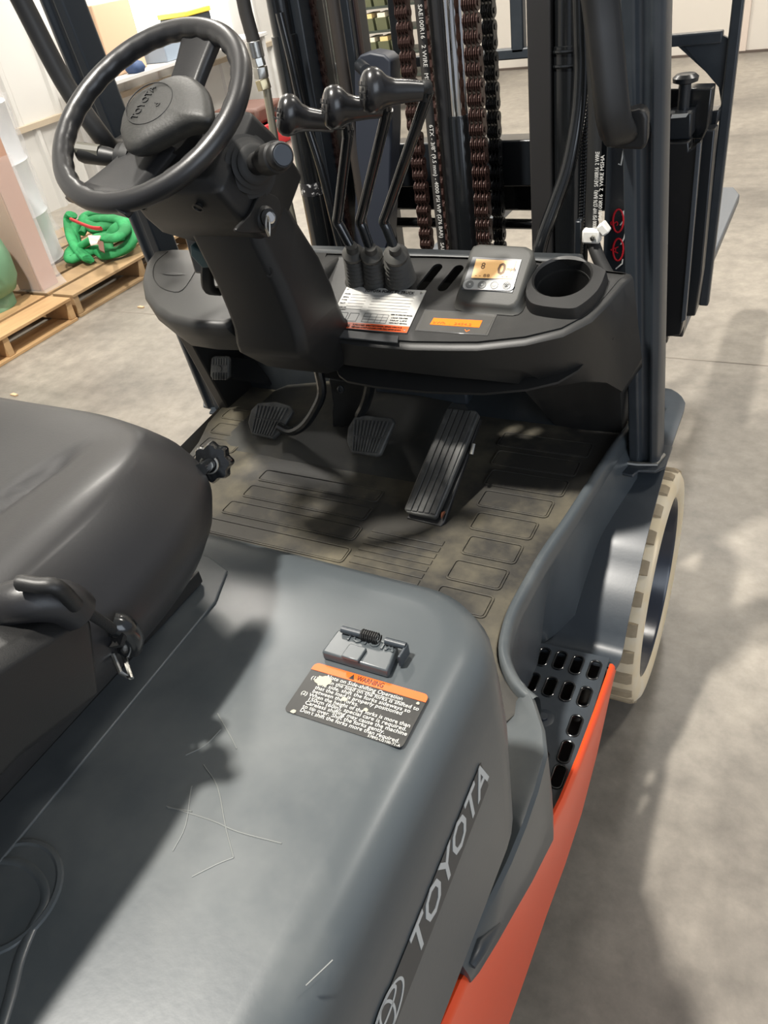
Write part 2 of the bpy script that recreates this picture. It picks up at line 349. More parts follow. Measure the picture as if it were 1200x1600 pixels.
for cx, cy, a, b in ((ex, ey, EA, EB), (ex, ey, EA * .36, EB * .96), (ex, ey + EB * .42, EA * .70, EB * .52)):
    o_, i_ = ell(cx, cy, a, b, th_ * .085); em.append(plate((spl[0] + spl[3] * .0007, spl[1], spl[2], spl[3]), o_, [i_], .0004))
obj('brand_emblem', joinme(em), logo_ink, hood, flat=True)

# ---- chassis, orange side plate
def side_chassis(s):
    f = (lambda p: V(p)) if s > 0 else mir
    top = [(-2.2, .72), (-1.4, .70), (-1.17, .684), (-1.065, .658), (-.98, .615), (-.90, .565), (-.80, .500), (-.70, .452), (-.60, .428), (-.50, .415), (-.385, .412)]
    low = [(-2.2, .28), (-1.4, .30), (-1.17, .315), (-1.065, .315), (-.98, .313), (-.90, .30), (-.80, .288), (-.70, .265), (-.60, .262), (-.50, .30), (-.385, .385)]
    R = []
    for (y, zt), (y2, zl) in zip(top, low):
        R.append([f((.5125, y, zt)), f((.517, y, zt + .001)), f((.521, y, zt - .003)), f((.523, y, zt - .012)), f((.527 if y < -.8 else .524, y, (zt + zl) / 2)), f((.522, y, zl)), f((.5125, y, zl))])
    return loft(R)
obj('chassis_side', side_chassis(1), orange, FL, ang=40); obj('chassis_side', side_chassis(-1), orange, FL, ang=40)
obj('chassis_core', bb(-.40, .33, -2.1, -.80, .18, .62), frame_m, FL, bevel=.01)
# ---- step plate with slots
STZ = .402
sp = plane((0, 0, STZ), (1, 0, 0), (0, 1, 0))
slots = [(.395, -.404), (.426, -.402), (.457, -.403), (.489, -.404), (.395, -.468), (.427, -.467), (.458, -.467), (.489, -.468), (.490, -.533), (.490, -.588), (.427, -.60), (.458, -.62), (.492, -.637), (.46, -.68), (.395, -.54)]
def step(s):
    g = (lambda x: x) if s > 0 else (lambda x: 2 * XC - x)
    sc = .0
    out = [(g(.345), -.372), (g(.508), -.366), (g(.516), -.72), (g(.345), -.72)]
    hol = [[(g(cx + a), cy + b) for a, b in rrect(.017, .041, .007)] for cx, cy in slots]
    st = obj('step_plate', plate(sp, out, hol, .004, .0012), frame_m, FL, ang=40)
    rm = [plate((V((0, 0, STZ + .0018)), sp[1], sp[2], sp[3]), [(g(cx + a), cy + b) for a, b in rrect(.023, .047, .010)], [[(g(cx + a), cy + b) for a, b in rrect(.0165, .0405, .007)]], .0045, .0012) for cx, cy in slots]
    obj('slot_rim', joinme(rm), black_gloss, st, ang=40)
    wb_ = bb(min(g(.345), g(.505)), max(g(.345), g(.505)), -.72, -.37, .33, .337); bb(min(g(.345), g(.505)), max(g(.345), g(.505)), -.376, -.370, .33, .398, wb_)
    obj('step_well', wb_, ink, st)
    obj('step_bracket', bb(min(g(.37), g(.50)), max(g(.37), g(.50)), -.43, -.418, .337, .398), steel, st)
    bolt = lathe((g(.436), -.535, STZ + .002), (0, 0, 1), [(.019, 0), (.0185, .002), (.014, .0032), (.0, .0032)], 24)
    obj('washer', bolt, frame_m, st)
    obj('bolt', lathe((g(.436), -.535, STZ + .005), (0, 0, 1), [(.0085, 0), (.0085, .005), (.0, .005)], 6), frame_m, st, bevel=.0007)
step(1); step(-1)
# ---- lip around floor plate, inner fender wall
lip_px = [(1012, 600), (1006, 632), (985, 662), (960, 694), (930, 740), (888, 805), (850, 860), (820, 912), (800, 950), (789, 985), (786, 1015), (795, 1045), (812, 1072), (835, 1092)]
LIP = [at(a, b, z=.665) for a, b in lip_px]; LIP[0].z = .675
LIP[0] = V((LIP[1].x + .01, .17, .665))
def lip_make(f):
    P = smooth(LIP, 4); R = []
    for i, p in enumerate(P):
        d = (P[min(i + 1, len(P) - 1)] - P[max(i - 1, 0)]).normalized(); n = d.cross(V((0, 0, 1))).normalized()   # to the right/outer? 
        if n.x < 0 and i < len(P) * .6: n = -n
        R.append((p, n))
    n0 = R[0][1]; fix = []
    for p, n in R:
        if n.dot(n0) < 0: n = -n
        n0 = n; fix.append((p, n))
    rings = []
    for p, n in fix:
        prof = [(-.007, -.02), (-.007, -.004), (-.005, .000), (-.001, .002), (.004, .001), (.008, -.003), (.0105, -.010), (.012, -.03)]
        rings.append([f(p + n * a + V((0, 0, b))) for a, b in prof])
    return rings, fix
rg, fix = lip_make(lambda p: p)
obj('floor_lip', loft(rg, False, False), body, FL, ang=60)

FX = .523
outer = [(.285, .600), (.25, .604), (.15, .607)] + [(p.y, p.z) for p in (at(1047, 705, x=FX), at(1034, 752, x=FX), at(1021, 800, x=FX), at(1008, 852, x=FX), at(999, 893, x=FX), at(990, 932, x=FX), at(981, 975, x=FX), at(971, 1026, x=FX))] + [(-.386, .404)]
crease = [(.20, .452, .640), (.05, .470, .636), (-.044, .478, .628), (-.12, .455, .598), (-.192, .433, .553), (-.24, .418, .523), (-.275, .407, .500), (-.33, .395, .452), (-.375, .365, .412), (-.45, .372, .398), (-.55, .378, .398), (-.66, .43, .398), (-.71, .48, .398)]
def fz(y):
    c = sorted(outer)
    if y <= c[0][0]: return None
    for a, b in zip(c, c[1:]):
        if a[0] <= y <= b[0]: return a[1] + (b[1] - a[1]) * (y - a[0]) / (b[0] - a[0])
    return c[-1][1]
def cr_at(y):
    x_, z_ = cr_raw(y); q_ = fz(y) if y > -.36 else None
    return (x_, q_ if q_ is not None else z_)
def cr_raw(y):
    c = sorted(crease)
    if y <= c[0][0]: return c[0][1:]
    for a, b in zip(c, c[1:]):
        if a[0] <= y <= b[0]:
            t = (y - a[0]) / (b[0] - a[0]); return (a[1] + (b[1] - a[1]) * t, a[2] + (b[2] - a[2]) * t)
    return c[-1][1:]
def wallf(f):
    rings = []
    for p, n in fix:
        e = p + n * .012 + V((0, 0, -.028)); cx, cz = cr_at(p.y); b = V((max(cx, e.x + .002) if p.y > -.30 else (cx if p.y > -.42 else e.x - .02), p.y, cz - .004))
        rings.append([f(e), f(e * .66 + b * .34 + V((.003, 0, -.004))), f(e * .33 + b * .67 + V((.003, 0, -.004))), f(b)])
    return rings
obj('fender_inner_wall', loft(wallf(lambda p: p), False, False), body, FL, ang=60)
obj('fender_inner_wall', loft(wallf(mir), False, False), body, FL, ang=60)
# ---- fender plate over the tyre
def fender(f):
    R = []
    for i, (y, z) in enumerate(smooth([V((a, b, 0)) for a, b in outer], 3) and [(p.x, p.y) for p in smooth([V((a, b, 0)) for a, b in outer], 3)]):
        cx, cz = cr_at(y); cx -= .012; xo = FX if y < .2 else FX - (y - .2) ** 2 * 6; cz = min(cz, z + .02)
        pts = [(cx - .01, y, z), (cx + (xo - cx) * .3, y, z + .001), (cx + (xo - cx) * .6, y, z + .001), (xo, y, z), (xo, y, z - .006), (cx - .01, y, z - .006)]
        R.append([f(p) for p in pts])
    return loft(R)
obj('front_fender', fender(V), frame_m, FL, ang=50); obj('front_fender', fender(mir), frame_m, FL, ang=50)
# ---- side cover between hood and chassis
def cover(f):
    st = [(-.675, .440, .455, .665, .462, .60, .46), (-.70, .440, .478, .668, .492, .56, .44), (-.745, .440, .506, .671, .516, .53, .46), (-.78, .445, .520, .670, .526, .54, .485), (-.83, .46, .524, .668, .528, .56, .52),
          (-.88, .47, .525, .668, .529, .58, .55), (-.93, .485, .524, .670, .528, .61, .58), (-.99, .500, .520, .676, .527, .63, .615), (-1.04, .508, .517, .682, .525, .65, .645), (-1.055, .512, .516, .680, .523, .66, .655)]
    R = []
    for y, xi, xr, zr, xo, zm, zl in st:
        R.append([f(p) for p in ((xi, y, zl - .05), (xi, y, zr - .030), (xi + (xr - xi) * .5, y, zr - .012), (xr - .010, y, zr - .002), (xr - .003, y, zr), (xr + .002, y, zr - .004), (xo, y, zm), (xo + .002, y, zl - .01), (xo - .02, y, zl - .05))])
    return loft(R)
obj('side_cover', cover(V), body, FL, ang=45); obj('side_cover', cover(mir), body, FL, ang=45)
obj('cover_clip', tube([at(735, 1508, x=.522), at(748, 1480, x=.524), at(780, 1445, x=.527)], [.006, .009, .003], 10), frame_m, FL, ang=60)

# ---- floor plate + rubber mat
fr = [p for p in smooth(LIP, 3)]
FO = [(p.x - .006, p.y) for p in fr if p.y < .15]
FO = [(.445, .15)] + FO + [(.40, -.86), (-.40, -.86)]
left_edge = [(-.40, -.60), (-.42, -.40), (-.452, -.25), (-.482, -.175), (-.498, -.07), (-.50, .1), (-.42, .15)]
FZ0 = .650
flp = plane((0, 0, FZ0 - .01), (1, 0, 0), (0, 1, 0))
floor_plate = obj('floor_plate', plate((V((0, 0, FZ0 - .035)), flp[1], flp[2], flp[3]), FO + left_edge, [], .02), frame_m, FL)
fmat = obj('floor_mat', plate((V((0, 0, FZ0 - .008)), flp[1], flp[2], flp[3]), [(x - .004, y) for x, y in FO] + [(x + .004, y) for x, y in left_edge], [], .008, .002), mat_m, FL)
padp = (V((0, 0, FZ0)), flp[1], flp[2], flp[3])
def pad(x0, x1, y0, y1, skew=0, z=.0):
    pts = [(x0 - skew, y0), (x1 + skew * .4, y0), (x1, y1), (x0, y1)]
    w, h = x1 - x0, y1 - y0; o = [((x0 + x1) / 2 + a + skew * (.5 - b / h) * (1 if a < 0 else .2) * 0, (y0 + y1) / 2 + b) for a, b in rrect(w, h, .008, 3)]
    rim = plate((padp[0] + V((0, 0, z)), *padp[1:]), o, [[((x0 + x1) / 2 + a, (y0 + y1) / 2 + b) for a, b in rrect(w - .006, h - .006, .006, 3)]], .0028, .0008)
    core = plate((padp[0] + V((0, 0, z)), *padp[1:]), [((x0 + x1) / 2 + a, (y0 + y1) / 2 + b) for a, b in rrect(w - .009, h - .009, .005, 3)], [], .0022, .0006)
    return obj('raised_pad', joinme([core, rim]), mat_m, fmat, ang=40)
def lipx(y):
    b = [p.x for p in fr if abs(p.y - y) < .03]; return (min(b) if b else .4) - .035
y = -.050; k = 0
while y > -.80:
    h = .052; x0 = .200 + min(k, 5) * .011
    if k > 7: x0 = .235
    pad(x0 + .006, min(lipx(y - h / 2), .415) - .002, y - h, y); y -= .0665; k += 1
for x0, x1, y0, y1 in ((-.225, .055, -.345, -.305), (-.225, .058, -.402, -.360), (-.235, .066, -.460, -.418), (-.25, .075, -.520, -.478)): pad(x0, x1, y0, y1)
for i in range(5): pad(-.462 + .014 * i, -.35 + i * .006, -.150 - i * .062, -.105 - i * .062)
rb = BM()
for i in range(15): bb(.085 + i * .0, .225, -.425 - i * .0175, -.4125 - i * .0175, FZ0, FZ0 + .0022, rb)
tag(obj('ribbed_patch', rb, mat_m, fmat, bevel=.0008), kind='stuff')
# toe board hump under the pedals
tb = []
for x in (-.40, -.36, -.22, 0, .085, .115):
    hgt = {-.40: .0, -.36: .012, -.22: .030, 0: .034, .085: .030, .115: .0}[x]
    tb.append([(x, .07, FZ0 + hgt * 1.6), (x, -.05, FZ0 + hgt * 1.5), (x, -.12, FZ0 + hgt * 1.35), (x, -.20, FZ0 + hgt), (x, -.235, FZ0 + hgt * .4), (x, -.265, FZ0 - .001)])
obj('toe_board', loft(tb, False, False), mat('toe_rubber', (.034, .034, .031), .5, 0, 0, .15, 90, (.10, .088, .06), 6, .5, .8), FL, ang=50)

# ---- front cowl under the dashboard
obj('cowl', bb(-.50, .345, .0, .04, .60, 1.0), mat('cowl_black', (.020, .024, .027), .45, 0, 0, .15, 40, (.04, .045, .05), 5, .5, .8), FL, bevel=.01)
obj('cowl_ledge', bb(-.10, .12, -.03, .02, .690, .722), frame_m, FL, bevel=.006)
# ---- dashboard
SL = .35
def DZ(y): return 1.05 + SL * (y + .12)
DN = V((0, -SL, 1)).normalized(); DO = V((0, -.12, 1.05))
def dp(px, py, lift=0): return aton(px, py, DO, DN) + DN * lift
topo = [(510, 393), (480, 440), (478, 470), (482, 497), (490, 514), (510, 526), (560, 534), (640, 540), (700, 541), (745, 541), (820, 533), (880, 519), (925, 496), (955, 466), (975, 442), (990, 427), (975, 422), (940, 418), (830, 402), (680, 397), (600, 396)]
TP = [dp(a, b) for a, b in topo]
cen = sum(TP, V()) / len(TP)
def rimring(P, ins, dz, low=0):
    out = []; n = len(P)
    for i, p in enumerate(P):
        d = (P[(i + 1) % n] - P[i - 1]); nn = V((d.y, -d.x, 0)).normalized()
        if nn.dot(p - cen) > 0: nn = -nn
        out.append(p + nn * ins + V((0, 0, dz)))
    return out
dplane = (DO, V((1, 0, 0)), (V((0, 1, SL))).normalized(), DN)
def d2(p): r = V(p) - DO; return (r.x, r.dot(dplane[2]))
T0r = rimring(TP, .011, 0)
# top skin is a plate with two real slots
slotpx = [((655, 452), (683, 420)), ((690, 452), (717, 422))]
holes = []
for (ax_, ay_), (bx_, by_) in (((659, 448), (683, 418)), ((692, 449), (716, 420))):
    a = V(d2(dp(ax_, ay_))); b = V(d2(dp(bx_, by_))); d = (b - a).normalized(); n = V((-d.y, d.x)); r = .0095; h = []
    for k in range(9): t = PI * k / 8; h.append(tuple(b + d * (r * math.sin(t)) + n * (r * math.cos(t))))
    for k in range(9): t = PI * k / 8; h.append(tuple(a - d * (r * math.sin(t)) - n * (r * math.cos(t))))
    holes.append(h)
ccx, ccy = d2(aton(880, 448, DO, DN)); holes.append([(ccx + .0415 * math.cos(t), ccy + .0415 * math.sin(t)) for t in [2 * PI * k / 28 for k in range(28)]])
dash = obj('dashboard', plate((DO - DN * .004, *dplane[1:]), [d2(p) for p in T0r], holes, .004), dash_m, FL)
bpx = {482: (497, 538), 490: (500, 548), 510: (512, 566), 560: (560, 573), 640: (640, 582), 700: (700, 589), 745: (748, 593), 820: (810, 600), 880: (868, 664), 925: (915, 672), 955: (950, 675), 975: (972, 677), 990: (1004, 612)}
Bt = []
for (a, b), p in zip(topo, TP):
    if a == 975 and b == 422: Bt.append(V((.44, .16, .65))); continue
    if a in bpx and b > 423:
        q = bpx[a]
        if a >= 880: w = at(*q, z=.652)
        else: w = at(*q, y=p.y + .035)
        Bt.append(w)
    elif a in (478, 480): Bt.append(V((p.x + .01, p.y, .93)))
    elif a == 510: Bt.append(V((p.x, p.y, .93)))
    else: Bt.append(V((p.x, .02 if a < 850 else .12, .93 if a < 850 else .66)))
rings = [T0r, rimring(TP, .004, -.002), rimring(TP, 0, -.008)]
r3 = rings[-1]
midpx = {880: (864, 604), 925: (915, 595), 955: (948, 598), 975: (972, 612), 990: (1003, 560)}
Md = []
for (a, b), p, q in zip(topo, r3, Bt):
    if a in midpx and b > 423:
        m_ = at(*midpx[a], y=p.y + (.05 if a < 990 else .02)); Md.append(m_)
    else: Md.append(p * .4 + q * .6)
rings.append([p * .5 + q * .5 for p, q in zip(r3, Md)]); rings.append(Md)
rings.append([p.lerp(q, .06) + V((-.006, .012, -.004)) if a >= 880 and a < 990 and b > 423 else p.lerp(q, .1) for (a, b), p, q in zip(topo, Md, Bt)]); rings.append(Bt)
obj('dash_body', loft(rings, True, False), dash_m, dash, ang=45)
well = prism([p + V((0, 0, -.10)) for p in rimring(TP, .03, 0)], (0, 0, -.004)); obj('dash_inner', well, ink, dash)
# small raised bar + legend plate + display etc
lpz = .0015
lg = [dp(a, b) for a, b in ((543, 449), (668, 464), (636, 522), (510, 512))]
lgu = (lg[1] - lg[0]).normalized(); lgp = plane(lg[3] + DN * .0012, lg[2] - lg[3], lg[0] - lg[3]); 
LW = (lg[2] - lg[3]).length; LH = (lg[0] - lg[3]).dot(lgp[2]); LS = (lg[0] - lg[3]).dot(lgp[1])
lpn = obj('rating_plate', plate(lgp, [(0, 0), (LW, 0), (LW + LS, LH), (LS, LH)], [], .0012), label_sil, dash, flat=True)
tag(lpn, 'silver rating plate with orange warning strip')
kf = lambda v: LS * v / LH
hb = LH * .14
obj('orange_band', plate((onp(lgp, 0, 0, .0012), *lgp[1:]), [(0, 0), (LW, 0), (LW + kf(hb), hb), (kf(hb), hb)], [], .0006), mat('plate_orange', (.75, .10, .02), .4), lpn, flat=True)
text('plate_heading', 'TOYOTA FORKLIFT TRUCK', lgp, LS + LW * .26, LH * .885, .0085, ink, lpn, width=LW * .62, lift=.002, bold=.0001)
text('plate_warning', 'WARNING', lgp, LW * .13, LH * .03, .0075, ink, lpn, width=LW * .16, lift=.0024, bold=.0001)
text('plate_small_print', 'ALWAYS READ OPERATOR\'S MANUAL BEFORE OPERATING', lgp, LW * .32, LH * .08, .0038, ink, lpn, width=LW * .6, lift=.0024)
text('plate_small_print', 'KEEP CLEAR OF MAST AND LOAD. LOWER FORKS BEFORE LEAVING', lgp, LW * .32, LH * .025, .0038, ink, lpn, width=LW * .6, lift=.0024)
gl = []
def hl(x0, x1, v, t=.0004): gl.append(plate((onp(lgp, 0, 0, .0014), *lgp[1:]), [(x0 * LW + kf(v * LH), v * LH), (x1 * LW + kf(v * LH), v * LH), (x1 * LW + kf(v * LH), v * LH + t), (x0 * LW + kf(v * LH), v * LH + t)], [], .0003))
def vl(x, v0, v1, t=.0004): gl.append(plate((onp(lgp, 0, 0, .0014), *lgp[1:]), [(x * LW + kf(v0 * LH), v0 * LH), (x * LW + kf(v0 * LH) + t, v0 * LH), (x * LW + kf(v1 * LH) + t, v1 * LH), (x * LW + kf(v1 * LH), v1 * LH)], [], .0003))
for v in (.80, .73, .66, .59, .52, .45): hl(.12, .33, v); hl(.40, .9, v)
for v in (.37, .30, .235, .17): hl(.40, .70, v)
for x in (.40, .48, .56, .63, .70): vl(x, .17, .37)
for x0 in (.08, .22): hl(x0, x0 + .11, .17); hl(x0, x0 + .11, .36); vl(x0, .17, .36); vl(x0 + .11, .17, .36)
obj('plate_lines', joinme(gl), ink, lpn, flat=True)
for s, a, b, w in (('MODEL', .02, .80, .08), ('SERIAL', .02, .72, .08), ('TYPE', .02, .65, .07), ('MAST', .02, .57, .07), ('TRUCK WT.', .02, .47, .11), ('CAPACITY', .02, .42, .11), ('REFER TO OPERATOR MANUAL', .72, .37, .26), ('LOAD CENTER', .74, .30, .2), ('MAX LIFT', .74, .24, .2), ('WITH MAST VERTICAL', .74, .18, .22)):
    text('plate_entry', s, lgp, LW * a + kf(b * LH), LH * b, .0036, ink, lpn, width=LW * w, lift=.0018)
for x, v in ((.02, .06), (.96, .06), (.03, .93), (.96, .93)):
    obj('rivet', lathe(onp(lgp, x * LW + kf(v * LH), v * LH, .0012), DN, [(.0024, 0), (.002, .001), (0, .0014)], 12), steel, lpn)
# dark raised bar under the plate
bq = [dp(a, b) for a, b in ((514, 515), (623, 527), (622, 538), (512, 528))]
obj('label_holder', prism([p + DN * .001 for p in bq], DN * .003), mat('holder_grey', (.05, .052, .055), .55), dash, bevel=.001)
# flat display
fq = [dp(a, b) for a, b in ((664, 484), (778, 490), (762, 525), (648, 517))]
fpl = plane(fq[3] + DN * .0008, fq[2] - fq[3], fq[0] - fq[3])
fd = obj('hour_meter', prism([p for p in fq], DN * .0012), mat('display_glass', (.085, .083, .078), .18, 0, .4), dash, bevel=.0006)
lq = [dp(a, b, .0014) for a, b in ((678, 498), (754, 502), (749, 513), (672, 508))]
obj('meter_screen', prism(lq, DN * .0004), lcd2, fd, flat=True)
mp_ = plane(lq[3], lq[2] - lq[3], lq[0] - lq[3])
text('meter_digits', 'kWh  .  2454.2', mp_, .004, .002, .0075, mat('meter_ink', (.45, .10, .01), .5), fd, width=.066, lift=.0006)
bo = [dp(a, b, .0012) for a, b in ((652, 516), (759, 523.5), (775, 491.5), (666, 485.5))]
obj('meter_border', tube(bo + [bo[0]], .0004, 5), bezel, fd)
v0 = dp(729, 519, .0014); obj('meter_light', tube([v0 + V((-.004, .004, .001)), v0, v0 + V((.004, .004, .001))], .0008, 6), lcd2, fd)
# multi-function display box
mo = [dp(a, b) for a, b in ((745, 396), (838, 404), (822, 482), (714, 474))]
mfront = [mo[3] + V((-.002, 0, .000)), mo[2], mo[1] + V((0, .0, .0)), mo[0]]
# face quad from the photo, raised above the dash
fl_, fr_ = dp(716, 466, .018), dp(806, 474, .018)
FN = V((0, -.62, .79)).normalized(); fo = fl_
def fp(px, py, l=0): return aton(px, py, fo, FN) + FN * l
face = [fp(713, 464), fp(717, 473), fp(728, 477), fp(797, 483), fp(806, 480), fp(812, 472), fp(835, 400), fp(833, 392), fp(822, 386), fp(750, 382), fp(740, 385), fp(735, 393)]
fc = sum(face, V()) / len(face)
back = []
for p in face:
    b_ = p - FN * .001; k = (b_ - DO).dot(DN); t_ = p - V((0, -.1, 1)).normalized() * ((p - DO).dot(DN)) * 1.02; back.append(t_ + (t_ - V((fc.x, fc.y, t_.z))) * .10)
inn = [fc + (p - fc) * .955 + FN * .0035 for p in face]
inn2 = [fc + (p - fc) * .90 + FN * .0045 for p in face]
disp = obj('speed_display', loft([inn2, inn, face, [a * .6 + b * .4 - FN * .002 for a, b in zip(face, back)], back]), mat('display_case', (.055, .055, .050), .55, 0, 0, .2, 500), dash, ang=50)
dq = [fp(a, b, .0048) for a, b in ((740, 404), (817, 408), (802, 460), (722, 455))]
obj('display_window', prism(dq, FN * .001), bezel, disp, bevel=.0008)
dq = [fp(a, b, .006) for a, b in ((746, 408), (808, 411), (801, 439), (738, 437))]
scr = obj('lcd_screen', prism(dq, FN * .0005), lcd, disp, flat=True)
dpl = plane(dq[3], dq[2] - dq[3], dq[0] - dq[3]); DW = (dq[2] - dq[3]).length; DH = (dq[0] - dq[3]).length
text('speed_digit', '0', dpl, DW * .60, DH * .22, .028, lcd_ink, disp, lift=.0008, bold=.0006)
text('fuel_icon', '8', dpl, DW * .17, DH * .48, .016, lcd_ink, disp, lift=.0008)
text('unit_text', 'mph', dpl, DW * .82, DH * .42, .0085, lcd_ink, disp, lift=.0008)
text('status_text', '- - 88      - -', dpl, DW * .08, DH * .05, .0075, lcd_ink, disp, lift=.0008, width=DW * .8)
cq = [fp(a, b, .0064) for a, b in ((728, 440), (806, 446), (803, 458), (724, 453))]
cpl = ((cq[0] + cq[1] + cq[2] + cq[3]) / 4, dpl[1], FN.cross(dpl[1]), FN)
CW = (cq[2] - cq[3]).length
obj('button_strip', plate(cpl, rrect(CW, .017, .008), [], .0012), label_sil, disp)
for i in range(4):
    a = (-.36 + .24 * i) * CW
    obj('button', lathe(onp(cpl, a, 0, .001), cpl[3], [(.0068, 0), (.0066, .0012), (.0045, .0016), (.0, .0010)], 20), key_m, disp)
    if i < 3: obj('button_mark', lathe(onp(cpl, a, 0, .0024), cpl[3], [(.0018, 0), (0, .0003)], 8), white_ink, disp)
text('button_mark', 'ODO', cpl, .36 * CW, .0, .0042, ink, disp, align='CENTER', lift=.0028)
text('button_mark', 'SET', cpl, .36 * CW, -.004, .0038, ink, disp, align='CENTER', lift=.0028)
# cup holder
cc = dp(875, 452, .024)
def ringe(c, rx, ry, z, n=32, pw=1): return [V((c.x + rx * math.cos(2 * PI * k / n), c.y + ry * math.sin(2 * PI * k / n), c.z + z)) for k in range(n)]
outl = []
for a, b in ((823, 470), (826, 482), (840, 492), (890, 498), (910, 492), (935, 470), (947, 445), (946, 436), (925, 427), (890, 420), (850, 424), (830, 440)):
    outl.append(dp(a, b, .02))
outl = smooth(outl + [outl[0]], 4)[:-1]; oc = sum(outl, V()) / len(outl)
botr = [p - DN * .024 + (p - oc) * .04 for p in outl]
inner_c = dp(880, 448) + DN * .021
ir = []
e1 = dplane[1]; e2 = dplane[2]
def inner(r, d): 
    res = []
    for p in outl:
        v = p - oc; a = math.atan2(v.dot(e2), v.dot(e1)); res.append(inner_c + e1 * (r * math.cos(a)) + e2 * (r * math.sin(a)) + DN * d)
    return res
cup = obj('cup_holder', loft([botr, [p - DN * .003 for p in outl], [p + (oc - p) * .02 for p in outl], inner(.047, .0005), inner(.0435, -.003), inner(.038, -.075), inner(.0, -.076)], True, False), black_soft, dash, ang=40)
# left part of the dashboard
lp_ = [(352, 470), (330, 440), (318, 392), (262, 388), (240, 392), (226, 410), (220, 434), (224, 458), (240, 480), (262, 494), (300, 503), (352, 504)]
def zl(px, py, z=1.045): return at(px, py, z=z)
LT = [zl(a, b) for a, b in lp_]; LT[0] = V((-.06, -.30, 1.045)); LT[1] = V((-.06, -.2, 1.045)); LT[2] = V((-.06, -.11, 1.045))
LT[3] = zl(275, 387); 
LT.insert(3, V((-.25, -.115, 1.045)))
cen = sum(LT, V()) / len(LT)
LB = [V((p.x, p.y, .93)) for p in LT]
bx_ = {4: (262, 400), 5: (238, 440), 6: (232, 462), 7: (236, 480), 8: (248, 500), 9: (275, 522), 10: (300, 540), 11: (340, 546), 12: (392, 548)}
for i, q in bx_.items():
    w = at(*q, y=LT[i].y + (.02 if i > 6 else .01)); LB[i] = V((w.x, w.y, w.z)) if i > 7 else V((LT[i].x + .02, LT[i].y + .02, .97))
r0 = rimring(LT, .012, 0); r1 = rimring(LT, .004, -.003); r2 = rimring(LT, 0, -.012)
ld = obj('dash_left', loft([r0, r1, r2, [a * .5 + b * .5 for a, b in zip(r2, LB)], LB], True, True), dash_m, dash, ang=50)
cv = [zl(a, b, 1.0455) for a, b in ((262, 393), (243, 410), (239, 430), (247, 445), (263, 454), (285, 453), (308, 418), (315, 402))]
obj('fuse_cover_gap', tube(smooth(cv, 4), .0011, 6), ink, ld)
gm = at(270, 428, z=1.0456); gb = BM()
loft([[gm + V((x * .030, (.007 * (1 - x * x)) * s, .0003 if abs(x) > .9 else h)) for x in (-1, -.6, -.2, .2, .6, 1)] for s, h in ((1, .0006), (.2, .002), (-1, .0008))], False, False, gb); obj('finger_slot', gb, ink, ld)
# left cowl side piece under the dash
lc = [at(296, 515, y=-.14), at(322, 590, y=-.14), at(325, 600, y=-.14)]
obj('cowl_side', prism([V((-.50, -.10, .63)), V((-.50, .03, .63)), V((-.50, .03, .97)), V((-.50, -.19, .97)), V((-.50, -.16, .86))], (.03, 0, 0)), black_soft, FL, bevel=.004)

# ---- pillars of the overhead guard
def pillar(px0, top_px, s):
    pass
pr_ = [(-.034, -.022), (-.034, .030), (-.012, .034), (-.004, .024), (.008, .024), (.016, .034), (.030, .030), (.034, .018), (.034, -.022), (.028, -.030), (-.028, -.030)]
def pillar(b, t, s):
    b, t = V(b), V(t); rings = []; kx = .84
    for k in range(6):
        c = b.lerp(t, k / 5); rings.append([c + V((x * s * kx, -y, 0)) for x, y in pr_])
    return loft(rings)
pil = obj('guard_pillar', pillar((.486, -.005, .61), (.443, -.20, 1.95), 1), frame_m, FL, bevel=.003)
pil2 = obj('guard_pillar', pillar((-.560, -.03, .61), (-.540, -.185, 1.95), -1), frame_m, FL, bevel=.003)
for s, px in ((1, pil), (-1, pil2)):
    f = (lambda x: x) if s > 0 else (lambda x: -.085 - x)
    pts = [V((f(x), y, .605)) for x, y in ((.435, -.045), (.440, -.075), (.475, -.080), (.482, -.06), (.512, -.055), (.527, -.035), (.527, .04), (.44, .04))]
    ft = obj('pillar_foot', prism(pts, (0, 0, .006)), frame_m, FL, bevel=.002)
    obj('weld_bead', tube([V((f(.444), -.045, .614)), V((f(.475), -.042, .612)), V((f(.51), -.036, .614)), V((f(.516), .0, .614))], .005, 8), steel, ft)
# guard top (out of frame, casts the shade)
gt = BM(); bb(-.62, -.56, -1.55, -.18, 1.93, 1.98, gt); gtop = obj('guard_side_rail', gt, frame_m, FL, bevel=.01)
obj('guard_side_rail', bb(.42, .48, -1.55, -.18, 1.93, 1.98), frame_m, FL, bevel=.01)
# ---- grab handles
def handle(f, nm='grab_handle'):
    P = [at(915, -190, y=-.23), at(938, 0, y=-.22), at(946, 70, y=-.22), at(954, 150, y=-.22), at(960, 190, y=-.215), at(969, 208, y=-.20), at(985, 205, y=-.15), at(1000, 196, y=-.09), at(1006, 194, y=-.06)]
    P = [f(p) for p in P]; S_ = smooth(P, 4); pts, F = frames(S_); rings = []
    for i, p in enumerate(pts):
        t = F[i][0]; u = V((1, 0, 0)) - t * t.x
        u = (V((.75, .65, 0)) - t * t.dot(V((.75, .65, 0)))).normalized() if abs(t.z) < 2 else u
        w = t.cross(u); rings.append([p + u * (a * .0225) + w * (b * .015) for a, b in rrect(2, 2, .7, 3)])
    return loft(rings)
gh = obj('grab_handle', handle(V), black_soft, FL, ang=60)
obj('handle_foot', prism([at(a, b, y=-.195) for a, b in ((940, 178), (962, 184), (974, 176), (998, 170), (1008, 173), (1012, 184), (1011, 226), (1004, 235), (960, 233), (942, 222), (936, 205))], (-.004, .035, 0)), black_soft, gh, bevel=.007, seg=3)
